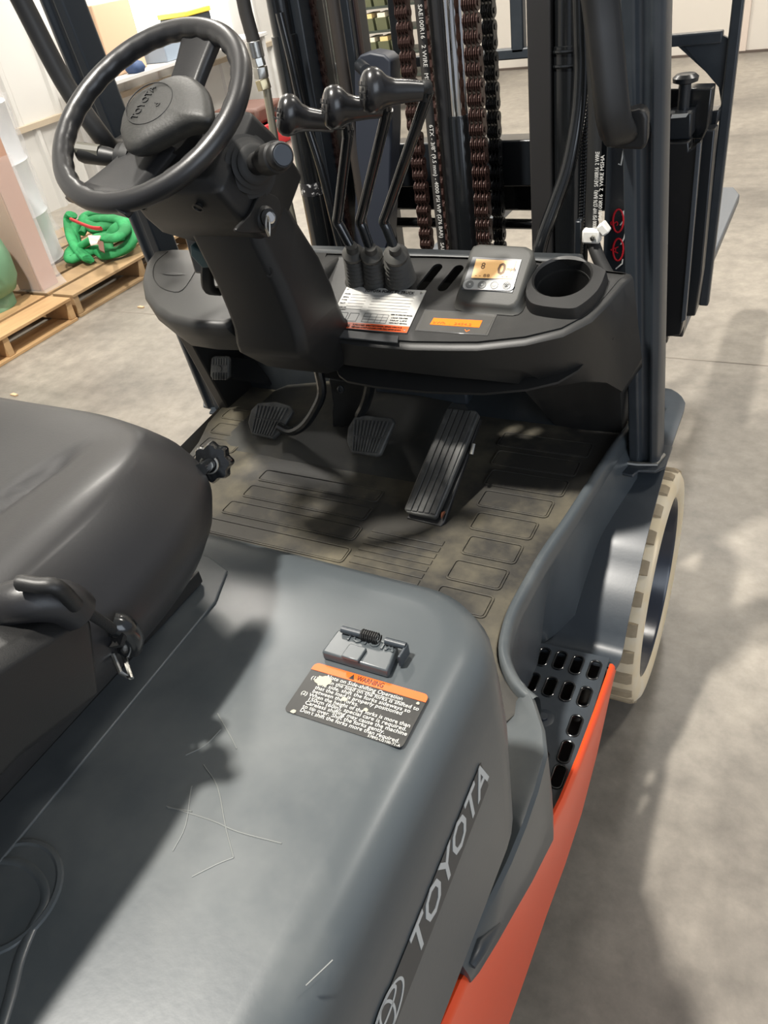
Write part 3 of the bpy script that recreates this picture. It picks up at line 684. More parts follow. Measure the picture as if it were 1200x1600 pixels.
lh = [at(28, -10, y=-.24), at(100, 128, y=-.24), at(160, 215, y=-.235), at(178, 232, y=-.2), at(200, 222, y=-.15), at(212, 205, y=-.12)]
obj('grab_handle', tube(smooth(lh, 5), .017, 12), black_soft, FL, ang=60)

# ---- steering column
HC = at(232, 177, x=-.078); th34 = math.radians(34)
E1 = V((1, 0, 0)); E2 = V((0, math.cos(th34), math.sin(th34))); NN = V((0, -math.sin(th34), math.cos(th34)))
def cp(a, b, c): return HC + E1 * a + E2 * b + NN * c
R_ = .1365
wb = [cp(R_ * math.cos(t), R_ * math.sin(t), 0) for t in [2 * PI * k / 96 for k in range(96)]]
bm = BM(); rings = []
for k in range(96):
    t = 2 * PI * k / 96; rad = E1 * math.cos(t) + E2 * math.sin(t); rr = .0138; rings.append([HC + rad * (R_ + rr * math.cos(a) * (1 + (.10 * math.cos(t * 30) if math.cos(a) < -.3 else 0))) + NN * (rr * .95 * math.sin(a)) for a in [2 * PI * j / 14 for j in range(14)]])
loft(rings + [rings[0]], True, False, bm); bmesh.ops.remove_doubles(bm, verts=bm.verts[:], dist=1e-5)
sw = obj('steering_wheel', bm, mat('wheel_plastic', (.018, .018, .019), .36, 0, .1, .15, 600), FL, ang=80)
def wpx(px, py, c=0): return aton(px, py, HC + NN * c, NN) + NN * 0
def poly_on(pxs, c0, c1, name, m, par, bev=.003):
    pts = [wpx(a, b, c1) for a, b in pxs]; return obj(name, prism(pts, -NN * (c1 - c0)), m, par, bevel=bev, seg=3)
dirT = (wpx(303, 62) - HC).normalized(); dirS = NN.cross(dirT).normalized()
def hub(a, b, c): return HC + dirS * a + dirT * b + NN * c
rings = []
for k in range(9):
    b = .02 + .125 * k / 8; w = .034 - .006 * math.sin(PI * min(1, k / 7)) + (.010 if k > 7 else 0); c = -.030 + .030 * (k / 8) ** 1.3
    rings.append([hub(-w, b, c), hub(-w * .8, b, c + .006), hub(w * .8, b, c + .006), hub(w, b, c), hub(w, b, c - .010), hub(-w, b, c - .010)])
obj('spoke', loft(rings), sw.data.materials[0], sw, ang=50, bevel=.0025)
rings = []
for k in range(9):
    b = -.02 - .122 * k / 8; w = .040 + .020 * (k / 8) ** 2; c = -.030 + .028 * (k / 8) ** 1.3
    rings.append([hub(-w, b, c), hub(-w * .8, b, c + .007), hub(w * .8, b, c + .007), hub(w, b, c), hub(w, b, c - .010), hub(-w, b, c - .010)])
obj('spoke', loft(rings), sw.data.materials[0], sw, ang=50, bevel=.0025)
# horn pad
hp = [(186, 205), (192, 175), (212, 148), (245, 128), (272, 117), (300, 119), (322, 138), (330, 165), (326, 188), (290, 195), (250, 215), (215, 233), (195, 232)]
C1 = .012; hpts = [wpx(a, b, C1) for a, b in hp]; hpts = smooth(hpts + [hpts[0]], 3)[:-1]; hc_ = sum(hpts, V()) / len(hpts)
def hsc(s, dc): return [hc_ + (p - hc_) * s + NN * dc for p in hpts]
pad_ = obj('horn_pad', loft([hsc(.84, -.022), hsc(.95, -.014), hsc(1.0, -.006), hsc(.97, 0.), hsc(.85, .005), hsc(.5, .007), hsc(.05, .0075)]), mat('horn_rubber', (.024, .024, .022), .52, 0, 0, .4, 260, (.075, .073, .066), 9, .5, .8), sw, ang=60)
oc_ = wpx(238, 168, C1) + NN * .0072
obj('emblem_ring', tube([oc_ + dirS * (.036 * math.cos(t)) + dirT * (.032 * math.sin(t)) for t in [2 * PI * k / 32 for k in range(33)]], .0008, 6), rubber, sw)
epl = (oc_, (wpx(212, 178, C1) - wpx(247, 150, C1)).normalized() * -1, V((0, 0, 0)), NN)
ue = (wpx(240, 150, C1) - wpx(212, 195, C1)).normalized(); epl = (oc_, -ue, NN.cross(-ue), NN)
epl = (oc_, ue, NN.cross(ue), NN)
text('embossed_name', 'TOYOTA', epl, -.026, .004, .016, rubber, sw, width=.050, th=.0007, lift=.0004)
text('embossed_name', 'L P', epl, -.006, -.018, .013, rubber, sw, th=.0007, lift=.0004) if False else text('horn_mark', 'd', epl, -.004, -.020, .014, rubber, sw, th=.0007, lift=.0004)
obj('wheel_boss', lathe(cp(0, 0, -.075), NN, [(.040, 0), (.043, .02), (.050, .045)], 28), black_soft, sw)
# column shroud
def csec(c, w0, w1, b0, b1, sh=0, r=.012):   # ring in column frame at depth c, b0..b1 in E2
    return [cp((w0 + w1) / 2 + a, (b0 + b1) / 2 + b, c) for a, b in rrect(w1 - w0, b1 - b0, r, 3)]
obj_col = BM()
loft([csec(-.055, -.060, .085, -.055, .05), csec(-.068, -.070, .100, -.068, .062), csec(-.115, -.072, .105, -.072, .070), csec(-.150, -.070, .106, -.070, .072), csec(-.175, -.062, .102, -.060, .076), csec(-.205, -.040, .098, -.05, .08)], bm=obj_col)
col = obj('steering_column', obj_col, black_soft, FL, ang=40, bevel=.003)
# lower column: tapered box from shroud to the floor cover
def qring(pts): return [V(p) for p in pts]
cl = []
xl0, xr0 = HC.x - .035, HC.x + .100
for z, xl, xr, yf, yb in ((1.245, xl0, xr0, -.475, -.385), (1.19, -.105, xr0, -.470, -.360), (1.12, -.100, .032, -.455, -.330), (1.07, -.098, .036, -.448, -.315), (1.04, -.098, .038, -.445, -.310), (1.015, -.10, .037, -.447, -.30), (1.00, -.102, .034, -.443, -.29), (.94, -.112, .018, -.375, -.20), (.905, -.10, .0, -.32, -.15)):
    cl.append([V((xl + .01, yb, z)), V((xl, yb - .015, z)), V((xl, yf + .012, z)), V((xl + .012, yf, z)), V((xr - .014, yf, z)), V((xr, yf + .014, z)), V((xr, yb - .02, z)), V((xr - .012, yb, z))])
obj('column_cover', loft(cl), black_soft, col, ang=40, bevel=.004)
for a, b in ((222, 321), (310, 323)):
    p = at(a, b, y=-.565); 
for (px, py) in ((222, 321), (310, 323)):
    c0 = aton(px, py, cp(0, -.0725, -.12), E2 * -1); obj('screw_hole', lathe(c0 - E2 * .0012, -E2, [(.0075, 0), (.0085, .0015), (.0058, .0018), (.005, -.004), (0, -.004)], 20), ink, col)
c0 = at(421, 425, y=-.457); obj('screw_hole', lathe(c0, V((0, -1, .2)), [(.007, 0), (.0075, .0015), (.005, .0015), (0, -.002)], 20), ink, col)
# shift lever boot and handle on the right
b0 = cp(.094, -.005, -.095); b1 = at(440, 243, x=b0.x + .098); ax_ = (b1 - b0).normalized()
bo_ = obj('lever_boot', lathe(b0, ax_, [(.043, -.006), (.045, .002), (.038, .004), (.040, .010), (.033, .012), (.035, .018), (.028, .021), (.030, .027), (.024, .030), (.0255, .036), (.020, .040)], 32), rubber, col, ang=40)
Lb = (b1 - b0).length
obj('shift_lever', lathe(b0, ax_, [(.014, .03), (.0150, Lb - .045), (.0185, Lb - .043), (.019, Lb - .012), (.0165, Lb - .010), (.0165, Lb), (.014, Lb + .003), (.0, Lb + .003)], 24), black_soft, col, ang=40)
obj('lever_cap', lathe(b1, ax_, [(.0125, .002), (.012, .0045), (.0, .0045)], 24), mat('cap_blue_grey', (.05, .06, .075), .45), col)
# left lever (turn signal stalk)
q0, q1 = at(190, 248, x=HC.x - .055), at(126, 238, x=HC.x - .115)
dd = (q1 - q0)
obj('lever_boot', lathe(q0 + dd * -.15, dd, [(.022, -.01), (.024, 0), (.018, .004), (.02, .010), (.015, .014)], 24), rubber, col)
obj('signal_lever', tube([q0, q0 + dd * .3, q0 + dd * .9, q1, q1 + dd.normalized() * .006], [.009, .012, .0135, .012, .006], 14), black_soft, col, ang=60)
obj('stalk_marking', tube([q0 + dd * .45 + V((0, -.002, .0045)), q1 + V((0, -.002, .0040))], .0100, 10, sx=1), mat('stalk_grey', (.11, .105, .085), .5), col)
# tilt lever / key switch
kc = at(412, 342, x=HC.x + .110); 
ear = [at(a, b, x=HC.x + .106) for a, b in ((412, 300), (430, 310), (434, 330), (425, 352), (408, 362), (375, 364), (364, 358), (385, 335), (398, 308))]
obj('key_plate', prism(smooth(ear + [ear[0]], 3)[:-1], (.006, 0, 0)), black_soft, col, bevel=.002)
obj('key_barrel', lathe(kc, (1, -.35, .2), [(.018, -.004), (.017, .006), (.0125, .010), (.0125, .014), (.0, .014)], 24), black_soft, col)
obj('key_slot', lathe(kc + V((.014, -.004, .003)), (1, -.35, .2), [(.008, -.004), (.0078, .002), (.005, .003), (.0, .0022)], 20), chrome, col)
k2 = kc + V((.018, -.010, -.004)); obj('key_bow', tube(smooth([k2 + V((0, -.010, -.012)), k2 + V((0, -.013, .0)), k2 + V((0, -.006, .013)), k2 + V((0, -.003, .006)), k2 + V((0, -.007, -.006)), k2 + V((0, -.010, -.012))], 4), .0016, 8), steel, col)
# ridge groove along shroud
obj('shroud_seam', tube([at(407, 312, x=HC.x + .1065), at(388, 292, x=HC.x + .1065)], .0012, 6), ink, col)
# tilt release lever, teal
tq = [at(a, b, y=-.44) for a, b in ((296, 382), (304, 388), (328, 397), (343, 418), (316, 420), (297, 400))]
obj('tilt_lock', prism(tq, (0, .03, 0)), teal, col, bevel=.003)
obj('tilt_lever', tube(smooth([at(325, 410, y=-.43), at(324, 435, y=-.43), at(328, 452, y=-.42), at(345, 455, y=-.40)], 4), .007, 10, sx=1.5), black_soft, col)
obj('column_frame', bb(-.16, -.09, -.42, -.36, 1.12, 1.22), mast_m, col, bevel=.004)

# ---- three hydraulic levers
lev = [((538, 384), (548, 386), (527, 345), (545, 200), (450, 180), (484, 180)), ((574, 386), (577, 388), (563, 345), (606, 170), (522, 168), (560, 158)), ((610, 385), (615, 388), (600, 345), (670, 142), (582, 142), (622, 140))]
YB = -.232
for i, (bt, b0p, el, tp_, kn, nk) in enumerate(lev):
    pb = at(b0p[0] + 3, b0p[1] + 6, y=YB); base = dp((560, 588, 626)[i], (439, 442, 440)[i])
    pe = at(*el, y=YB - .004); pt = at(*tp_, y=YB - .02 - .01 * i)
    rodp = [pb - V((0, 0, .02)), pb, pe + (pb - pe) * .25, pe, pe.lerp(pt, .15), pe.lerp(pt, .9), pt]
    lv_ = obj('control_lever', tube(smooth(rodp, 5), .0082, 14), black_gloss, FL, ang=70)
    kp = at(*kn, y=pt.y - .055); kd = (at(*nk, y=pt.y - .02) - kp)
    # the arm bends to the left towards the driver
    arm = smooth([pt - (pt - pe).normalized() * .012, pt + V((-.002, -.002, .006)), pt + (kp - pt) * .12 + V((0, 0, .004)), kp + (pt - kp) * .55, kp + (pt - kp) * .3], 5)
    obj('lever_arm', tube(arm, .0088, 12), black_gloss if i < 2 else rubber, lv_, ang=70)
    a = (pt - kp).normalized(); a = (a * .9 + V((.12, .12, -.03))).normalized()
    u = (V((0, 0, 1)) - a * a.z).normalized(); w = a.cross(u); kr = []
    for s, ra, rb, up in ((-.0125, .003, .003, 0), (-.012, .014, .0115, 0), (-.0095, .0195, .0155, 0), (-.004, .0232, .018, 0), (.003, .0235, .0182, 0), (.009, .0205, .016, 0), (.015, .0160, .0135, -.001), (.024, .0135, .0125, -.001), (.040, .0120, .0110, 0), (.056, .0105, .010, 0)):
        ks = 1.22; kr.append([kp + a * s * ks + u * (ra * ks * math.cos(t) + up) + w * (rb * ks * math.sin(t)) for t in [2 * PI * k / 24 for k in range(24)]])
    kb = obj('lever_knob', loft(kr), mat('knob_plastic', (.014, .014, .015), .26, 0, .3, .04, 200), lv_, ang=70)
    tn = (-a * .62 + (CAM - kp).normalized() * .78).normalized(); kpl = (kp - a * .002 + tn * .0225, None, (u - tn * u.dot(tn)).normalized(), tn); kpl = (kpl[0], kpl[2].cross(tn), kpl[2], tn)
    kpl = (kpl[0], kpl[2], -kpl[1], tn)
    text('knob_mark', ('J-E', 'V-E', 'H-F')[i], kpl, 0, -.005, .015, rubber, kb, align='CENTER', th=.0012, lift=.0012)
    # bellows
    n = (DN * .6 + (pb - base).normalized() * .4)
    cpts = [base.lerp(pb + V((0, 0, .002)), k / 6) for k in range(7)]
    prof = []; R0, R1 = ((.022, .015), (.022, .015), (.028, .017))[i]
    axv = (pb - base).normalized(); Lx = (pb - base).length; N_ = 7
    prof = [(R0 + .002, 0)]
    for k in range(N_):
        t = k / (N_ - 1); r = R0 + (R1 - R0) * (t * .5); h = Lx * (.06 + .70 * t)
        prof += [(r, h), (r - .0045, h + Lx * .05)]
    prof += [(R1 + .003, Lx * .86), (R1 + .004, Lx * .94), (R1 - .002, Lx * 1.0), (.0105, Lx * 1.02), (.0095, Lx * 1.16), (.006, Lx * 1.16)]
    obj('lever_bellows', lathe(base, axv, prof, 28), boot_m, lv_, ang=40)

# ---- pedals
def pedal(px, tilt, name, th=.012, ribs=9, y=None):
    pts = [at(a, b, y=y) for a, b in px]; return pts
def pedal_build(px, y0, slope, nm, parent):
    nrm = V((0, -math.cos(slope), math.sin(slope))); o = at(*px[0], y=y0)
    pts = [aton(a, b, o, nrm) for a, b in px]; c = sum(pts, V()) / len(pts)
    pd = obj(nm, prism([p - nrm * .012 for p in pts], nrm * .012), pad_m, parent, bevel=.003)
    return pd, pts, nrm, c
def ribs(pl, quad, n, w, parent, gap=.46, gl=.94):
    """quad = a,b,c,d ; ribs run a->d side to b->c side, n across a-b"""
    a, b, c, d = quad; bm = BM(); nrm = pl
    for i in range(n):
        for s0, s1 in ((.02, gap), (gap + .04, gl + .04)):
            t = (i + .28) / n; t2 = (i + .80) / n
            q = [a.lerp(b, t).lerp(d.lerp(c, t), s0), a.lerp(b, t2).lerp(d.lerp(c, t2), s0), a.lerp(b, t2).lerp(d.lerp(c, t2), s1), a.lerp(b, t).lerp(d.lerp(c, t), s1)]
            prism(q, nrm * w, bm)
    return obj('tread_rib', bm, pad_m, parent, bevel=.0006)
bp_, pts, nr, c = pedal_build([(553, 651), (571, 648), (612, 652), (616, 660), (594, 710), (586, 713), (548, 707), (541, 690), (543, 668)], -.20, math.radians(48), 'brake_pedal', FL)
o = pts[0]; f = lambda a, b: aton(a, b, o, nr)
ribs(nr, [f(551, 655), f(610, 658), f(588, 709), f(549, 705)], 10, .003, bp_, gap=.50)
cp_, pts, nr, c = pedal_build([(402, 629), (430, 627), (452, 633), (458, 642), (440, 672), (425, 686), (392, 678), (387, 660), (392, 640)], -.17, math.radians(48), 'inching_pedal', FL)
o = pts[0]; f2 = lambda a, b: aton(a, b, o, nr)
ribs(nr, [f2(400, 632), f2(452, 637), f2(426, 683), f2(392, 676)], 9, .003, cp_, gap=.45)
obj('pedal_arm', tube(smooth([at(497, 575, y=-.19), at(503, 612, y=-.195), at(492, 640, y=-.205), at(475, 664, y=-.215), at(455, 674, y=-.215), at(436, 666, y=-.21)], 4), .010, 10, sx=1.0), black_gloss, cp_)
obj('pedal_arm', tube(smooth([at(580, 580, y=-.20), at(577, 608, y=-.195), at(570, 632, y=-.19), at(562, 650, y=-.19), at(572, 664, y=-.19)], 4), .011, 10), black_gloss, bp_)
# accelerator
an = V((0, -.60, .80)).normalized(); ao = at(632, 803, z=.668)
fa = lambda a, b, l=0: aton(a, b, ao, an) + an * l
apx = [(697, 638), (703, 635), (742, 641), (748, 648), (705, 700), (684, 808), (678, 811), (634, 803), (630, 796)]
apx = [(697, 640), (702, 636), (743, 641), (748, 647), (722, 712), (682, 806), (677, 810), (635, 801), (631, 795), (660, 725)]
acc = obj('accelerator_pedal', prism([fa(a, b) - an * .014 for a, b in apx], an * .014), pad_m, FL, bevel=.0025)
rb = BM()
a_, b_, c_, d_ = fa(699, 639), fa(745, 644), fa(681, 804), fa(634, 797)
for i in range(5):
    t, t2 = (i + .06) / 5, (i + .90) / 5; prism([a_.lerp(b_, t), a_.lerp(b_, t2), d_.lerp(c_, t2), d_.lerp(c_, t)], an * .0028, rb)
obj('tread_rib', rb, pad_m, acc, bevel=.0008)
obj('pedal_base', prism([fa(a, b, -.016) for a, b in ((702, 642), (748, 648), (690, 812), (684, 820), (630, 806))], -an * .012), ink, acc, bevel=.002)
obj('pedal_spring', tube([fa(737, 690, -.012), fa(733, 706, -.014)], .004, 10), steel, acc)
obj('rust_spot', prism([fa(693, 797, -.012), fa(687, 808, -.012), fa(688, 799, -.012)], an * .006), rust, acc)
# parking-brake style pedal on the left
pk, pts, nr, c = pedal_build([(329, 560), (333, 557), (354, 557), (357, 562), (357, 590), (352, 594), (333, 594), (328, 588)], -.13, math.radians(20), 'parking_pedal', FL)
o = pts[0]; f3 = lambda a, b: aton(a, b, o, nr)
ribs(nr, [f3(331, 559), f3(355, 559), f3(355, 593), f3(331, 592)], 6, .002, pk, gap=.32, gl=.32); ribs(nr, [f3(331, 581), f3(355, 582), f3(355, 604), f3(331, 603)], 6, .002, pk, gap=.5, gl=.0)
obj('pedal_emblem', lathe(f3(343, 576), nr, [(.007, 0), (.0065, .002), (.004, .0015), (0, .002)], 16), pad_m, pk)
obj('pedal_bracket', loft([[at(360, 558, y=-.10), at(398, 562, y=-.06), at(420, 590, y=-.05), at(425, 600, y=-.05)], [at(360, 592, y=-.10), at(385, 596, y=-.07), at(410, 600, y=-.06), at(422, 604, y=-.05)]], False, False), black_gloss, FL)
# centre bracket under column
cb = [[at(512, 590, y=-.16), at(570, 600, y=-.14)], [at(522, 632, y=-.15), at(562, 640, y=-.14)], [at(520, 645, y=-.17), at(560, 650, y=-.16)], [at(520, 672, y=-.17), at(545, 680, y=-.16)], [at(524, 690, y=-.16), at(545, 694, y=-.15)]]
obj('column_bracket', prism([r[0] for r in cb] + [r[1] for r in cb[::-1]], (0, .04, 0)), black_soft, FL, bevel=.006)
obj('bracket_bolt', lathe(at(533, 608, y=-.168), (0, -1, .3), [(.008, 0), (.008, .003), (.005, .004), (.005, .002), (0, .002)], 16), mast_m, FL)
obj('under_column', loft([[at(500, 562, y=-.20), at(600, 575, y=-.17)], [at(506, 590, y=-.16), at(594, 602, y=-.13)]], False, False), black_soft, FL)

# ---- front tyre
AY, AZ, TR = -.005, .2665, .2665
def wheel(x0, x1, par):
    # x0 inner, x1 outer
    s = 1 if x1 > x0 else -1
    bm = BM(); n = 96; rings = []
    prof = [(x0, .205), (x0, TR - .012), (x0 + s * .01, TR - .006), (x1 - s * .030, TR - .006), (x1 - s * .010, TR - .008), (x1 - s * .003, TR - .018), (x1, TR - .036), (x1 - s * .001, .222), (x1 - s * .005, .206), (x1 - s * .012, .200)]
    for k in range(n + 1):
        t = 2 * PI * k / n; rings.append([V((x, AY + r * math.cos(t), AZ + r * math.sin(t))) for x, r in prof])
    loft(rings, False, False, bm)
    ty = obj('tyre', bm, tyre_m, par, ang=50)
    N_ = 26; bb0 = None
    for k in range(N_):
        t0 = 2 * PI * (k + .12) / N_; t1 = 2 * PI * (k + .70) / N_; bm = BM(); R = []
        for xx, e in ((x0 + s * .004, 0), (x1 - s * .050, 0), (x1 - s * .018, .15), (x1 - s * .009, .22)):
            pts = []
            for t, rr in ((t0, TR - .010), (t0 + .012, TR - .0005), ((t0 + t1) / 2, TR), (t1 - .012, TR - .0005), (t1, TR - .010)):
                tt = t + e * (t1 - t0) * (0.5 - (t - t0) / (t1 - t0)) * .6; dr = .004 if xx == x1 - s * .009 else 0
                pts.append(V((xx, AY + (rr - dr) * math.cos(tt), AZ + (rr - dr) * math.sin(tt))))
            R.append(pts)
        loft(R, True, True, bm); obj('tread_block', bm, tread_m, ty, ang=30)
    rim = BM(); rg = []
    pf = [(x1 - s * .009, .205), (x1 - s * .008, .201), (x1 - s * .014, .197), (x1 - s * .05, .196), (x1 - s * .075, .18), (x1 - s * .080, .12), (x1 - s * .055, .10), (x1 - s * .050, .05), (x1 - s * .05, .001)]
    for k in range(65):
        t = 2 * PI * k / 64; rg.append([V((x, AY + r * math.cos(t), AZ + r * math.sin(t))) for x, r in pf])
    loft(rg, False, False, rim); rm = obj('wheel_rim', rim, mat('rim_blue_black', (.020, .026, .042), .22, 0, .4, .1, 60), par, ang=45)
    for k in range(8):
        t = 2 * PI * k / 8; obj('wheel_nut', lathe((x1 - s * .078, AY + .145 * math.cos(t), AZ + .145 * math.sin(t)), (s, 0, 0), [(.015, 0), (.015, .016), (.010, .02), (0, .022)], 6), black_gloss, rm)
wheel(.36, .542, FL); wheel(-.43, -.612, FL)
obj('drive_axle', tube([(-.42, 0, AZ), (.37, 0, AZ)], .07, 20), mast_m, FL)
wheel_r = lathe((-.52, -1.45, .21), (1, 0, 0), [(.12, 0), (.21, .01), (.21, .13), (.12, .14)], 40); obj('rear_tyre', wheel_r, tyre_m, FL)
obj('rear_tyre', lathe((.31, -1.45, .21), (1, 0, 0), [(.12, 0), (.21, .01), (.21, .13), (.12, .14)], 40), tyre_m, FL)

# ---- seat
SC = V((-.02, -1.165, 0)); sa, sb = .291, .327
def se(t, n=3.7):
    c, s = math.cos(t), math.sin(t); return (math.copysign(abs(c) ** (2 / n), c), math.copysign(abs(s) ** (2 / n), s))
def seat_top(x, y):
    u, v = (x - SC.x) / sa, (y - SC.y) / sb
    z = 1.181 + .012 * math.exp(-((abs(u) - .78) / .16) ** 2) - .016 * math.exp(-(u / .5) ** 2) * (1 - max(0, v) ** 2) - .010 * max(0, v) ** 3
    for gx, gy0, gy1 in ((.47, -.5, .62), (-.47, -.5, .62)):
        if gy0 < v < gy1 + .05: z -= .013 * math.exp(-((u - gx - .06 * v) / .032) ** 2) * min(1, (gy1 + .05 - v) / .12) * min(1, (v - gy0) / .1)
    z -= .009 * math.exp(-((v - .05) / .03) ** 2) * (1 if abs(u) < .36 else 0)
    return z
rings = []
NS = 96
for s in [.02] + [k / 26 for k in range(1, 24)]:
    R = []
    for k in range(NS):
        cx, cy = se(2 * PI * k / NS); x, y = SC.x + sa * s * cx, SC.y + sb * s * cy; R.append(V((x, y, seat_top(x, y) - .030 * max(0, (s - .72) / .28) ** 2.4)))
    rings.append(R)
for s, dz in ((.945, -.034), (.975, -.046), (.995, -.060), (1.0, -.074), (.985, -.094), (.955, -.112), (.91, -.126), (.86, -.132)):
    rings.append([V((SC.x + sa * s * cx, SC.y + sb * s * cy, seat_top(SC.x + sa * .88 * cx, SC.y + sb * .88 * cy) * .0 + 1.178 + dz)) for cx, cy in [se(2 * PI * k / NS) for k in range(NS)]])
seat = obj('seat', loft(rings), seat_m, FL, ang=80)
tag(seat, 'black vinyl driver seat')
bk = []
for k in range(10):
    t = k / 9; z = 1.16 + .46 * t; yc = -1.44 - .10 * t; w = .235 + .03 * math.sin(PI * t) - .05 * t; d = .045
    bk.append([V((SC.x + w * a, yc + d * b, z)) for a, b in [se(2 * PI * j / 32, 3) for j in range(32)]])
obj('seat_backrest', loft(bk), seat_m, seat, ang=80)
# slide rails
for xr in (.165, -.20):
    R = [[V((xr + a, y, 1.0 + b)) for a, b in ((-.016, -.017), (.014, -.017), (.018, -.013), (.018, .002), (.014, .002), (.014, -.011), (-.012, -.011), (-.012, .006), (-.016, .006))] for y in (-.912, -2.0)]
    rl_ = obj('slide_rail', loft(R), black_soft, seat, bevel=.001)
    obj('upper_rail', bb(xr - .012, xr + .014, -1.95, -.93, .995, 1.03), black_gloss, seat, bevel=.002)
    obj('rail_bolt', lathe((xr + .006, -.935, 1.030), (.4, 0, 1), [(.008, 0), (.008, .004), (.0, .005)], 6), steel, seat)
    obj('rail_bolt', lathe((xr + .016, -.99, 1.022), (1, 0, .6), [(.010, 0), (.009, .003), (.005, .004), (.0, .003)], 16), chrome, seat)
# suspension knob
kc = at(333, 722, y=-.850); kb0 = at(308, 738, y=-.90)
obj('weight_knob', lathe(kc, (kc - kb0), [(.008, -.012), (.018, -.011), (.0198, -.006), (.0200, .004), (.017, .009), (.0, .010)], 64, lobes=8, amp=.09), black_gloss, seat, ang=50)
obj('knob_shaft', tube([kb0.lerp(kc, .2), kb0.lerp(kc, .75)], .0065, 14), black_gloss, seat)
ring_c = kb0.lerp(kc, .72); axk = (kc - kb0).normalized(); uu = axk.orthogonal().normalized(); ww = axk.cross(uu)
obj('snap_ring', tube([ring_c + (uu * math.cos(t) + ww * math.sin(t)) * .009 for t in [2 * PI * k / 20 for k in range(16)]], .0012, 6), steel, seat)
# hip guard / belt retractor cover
hg = []
for y, top_, x1 in ((-1.108, 1.155, .284), (-1.112, 1.165, .290), (-1.20, 1.190, .292), (-1.32, 1.20, .292), (-1.60, 1.20, .292)):
    k_ = 0 if y > -1.11 else 1; yb = y - .022 * (y > -1.115); zb = 1.100 if y > -1.115 else 1.118; hg.append([V((.20, yb, 1.07)), V((.20, y, top_ + .008)), V((.22, y, top_ + .012)), V((x1 - .012, y, top_ + .002)), V((x1 - .002, y, top_ - .008)), V((x1 + .001, yb, zb)), V((x1 - .012, yb, zb - .014)), V((x1 - .045, yb, zb - .03))])
obj('retractor_cover', loft(hg), black_soft, seat, ang=50, bevel=.008)
# hip cushion roll behind + belt with buckle tongue
obj('seat_trim_roll', tube(smooth([at(-60, 985, z=1.18), at(0, 950, z=1.185), at(45, 938, z=1.19), at(95, 940, z=1.18), at(120, 955, z=1.165)], 4), .016, 12), seat_m, seat, ang=70)
bl = [at(30, 911, z=1.205), at(60, 916, z=1.205), at(88, 919, z=1.20), at(118, 946, z=1.175), at(150, 965, z=1.15), at(178, 984, z=1.12), at(195, 1000, z=1.10)]
web_m = mat('belt_webbing', (.010, .010, .010), .8, 0, 0, .6, 500)
belt = obj('seat_belt', tube(smooth(bl[3:], 4), .0042, 8), web_m, seat, ang=70)
wb = [at(a, b, z=1.135 - k * .006) for k, (a, b) in enumerate(((122, 950), (150, 962), (180, 976), (193, 992), (188, 1008), (165, 1012), (150, 990)))]
obj('webbing', prism(wb, (0, .002, -.004)), web_m, seat)
obj('belt_tab', tube(smooth([at(30, 911, z=1.21), at(36, 911, z=1.21), at(60, 915, z=1.208), at(90, 918, z=1.204), at(118, 946, z=1.18)], 4), .0058, 10), black_soft, seat, ang=70)
obj('belt_guide', tube(smooth([at(176, 975, z=1.12), at(192, 980, z=1.115), at(204, 998, z=1.10), at(202, 1012, z=1.09)], 4), [.009] * 12 + [.007], 12, sx=1.2) if False else tube(smooth([at(176, 975, z=1.12), at(192, 980, z=1.115), at(204, 998, z=1.10), at(202, 1012, z=1.09)], 4), .0105, 12), black_gloss, seat, ang=70)
bt_ = [at(a, b, z=1.085) for a, b in ((176, 1026), (190, 1018), (206, 1057), (204, 1062), (188, 1052))]
plt = plane(bt_[0], bt_[1] - bt_[0], bt_[4] - bt_[0])
frm = [at(176, 1022, z=1.095), at(188, 1051, z=1.085), at(205, 1060, z=1.08), at(190, 1014, z=1.09)]
obj('buckle_tongue', tube(frm, .0022, 8), steel, seat)

# ================================================================== mast
def colx(px, py, Y): return at(px, py, y=Y).x
ZT = 2.15
def vbar(x0, x1, y0, y1, m, nm='mast_rail', par=FL, z0=.12, bev=.004): return obj(nm, bb(x0, x1, y0, y1, z0, ZT), m, par, bevel=bev)
mast = obj('mast', bb(-.42, .36, .36, .40, .55, .68), mast_m, FL, bevel=.005)
# right side
YR = .24
xr0, xr1 = colx(826, 200, .22), colx(862, 200, .22)
vbar(xr0, xr0 + .045, .22, .30, rail_m, par=mast)
vbar(xr0 + .055, xr0 + .075, .28, .33, mast_m, par=mast)
cyr = (colx(886, 250, .24)); rc = .031
cyl = obj('lift_cylinder', tube([(cyr, .26, .3), (cyr, .26, 1.30), (cyr, .26, 1.301), (cyr, .26, ZT)], [.038, .038, .035, .035], 32), black_gloss, mast)
for pz in (80, 103):
    z = at(886, pz, y=.23).z; obj('cable_tie', lathe((cyr, .26, z), (0, 0, 1), [(.040, -.003), (.041, 0), (.040, .003)], 32, cap=False), black_gloss, cyl)
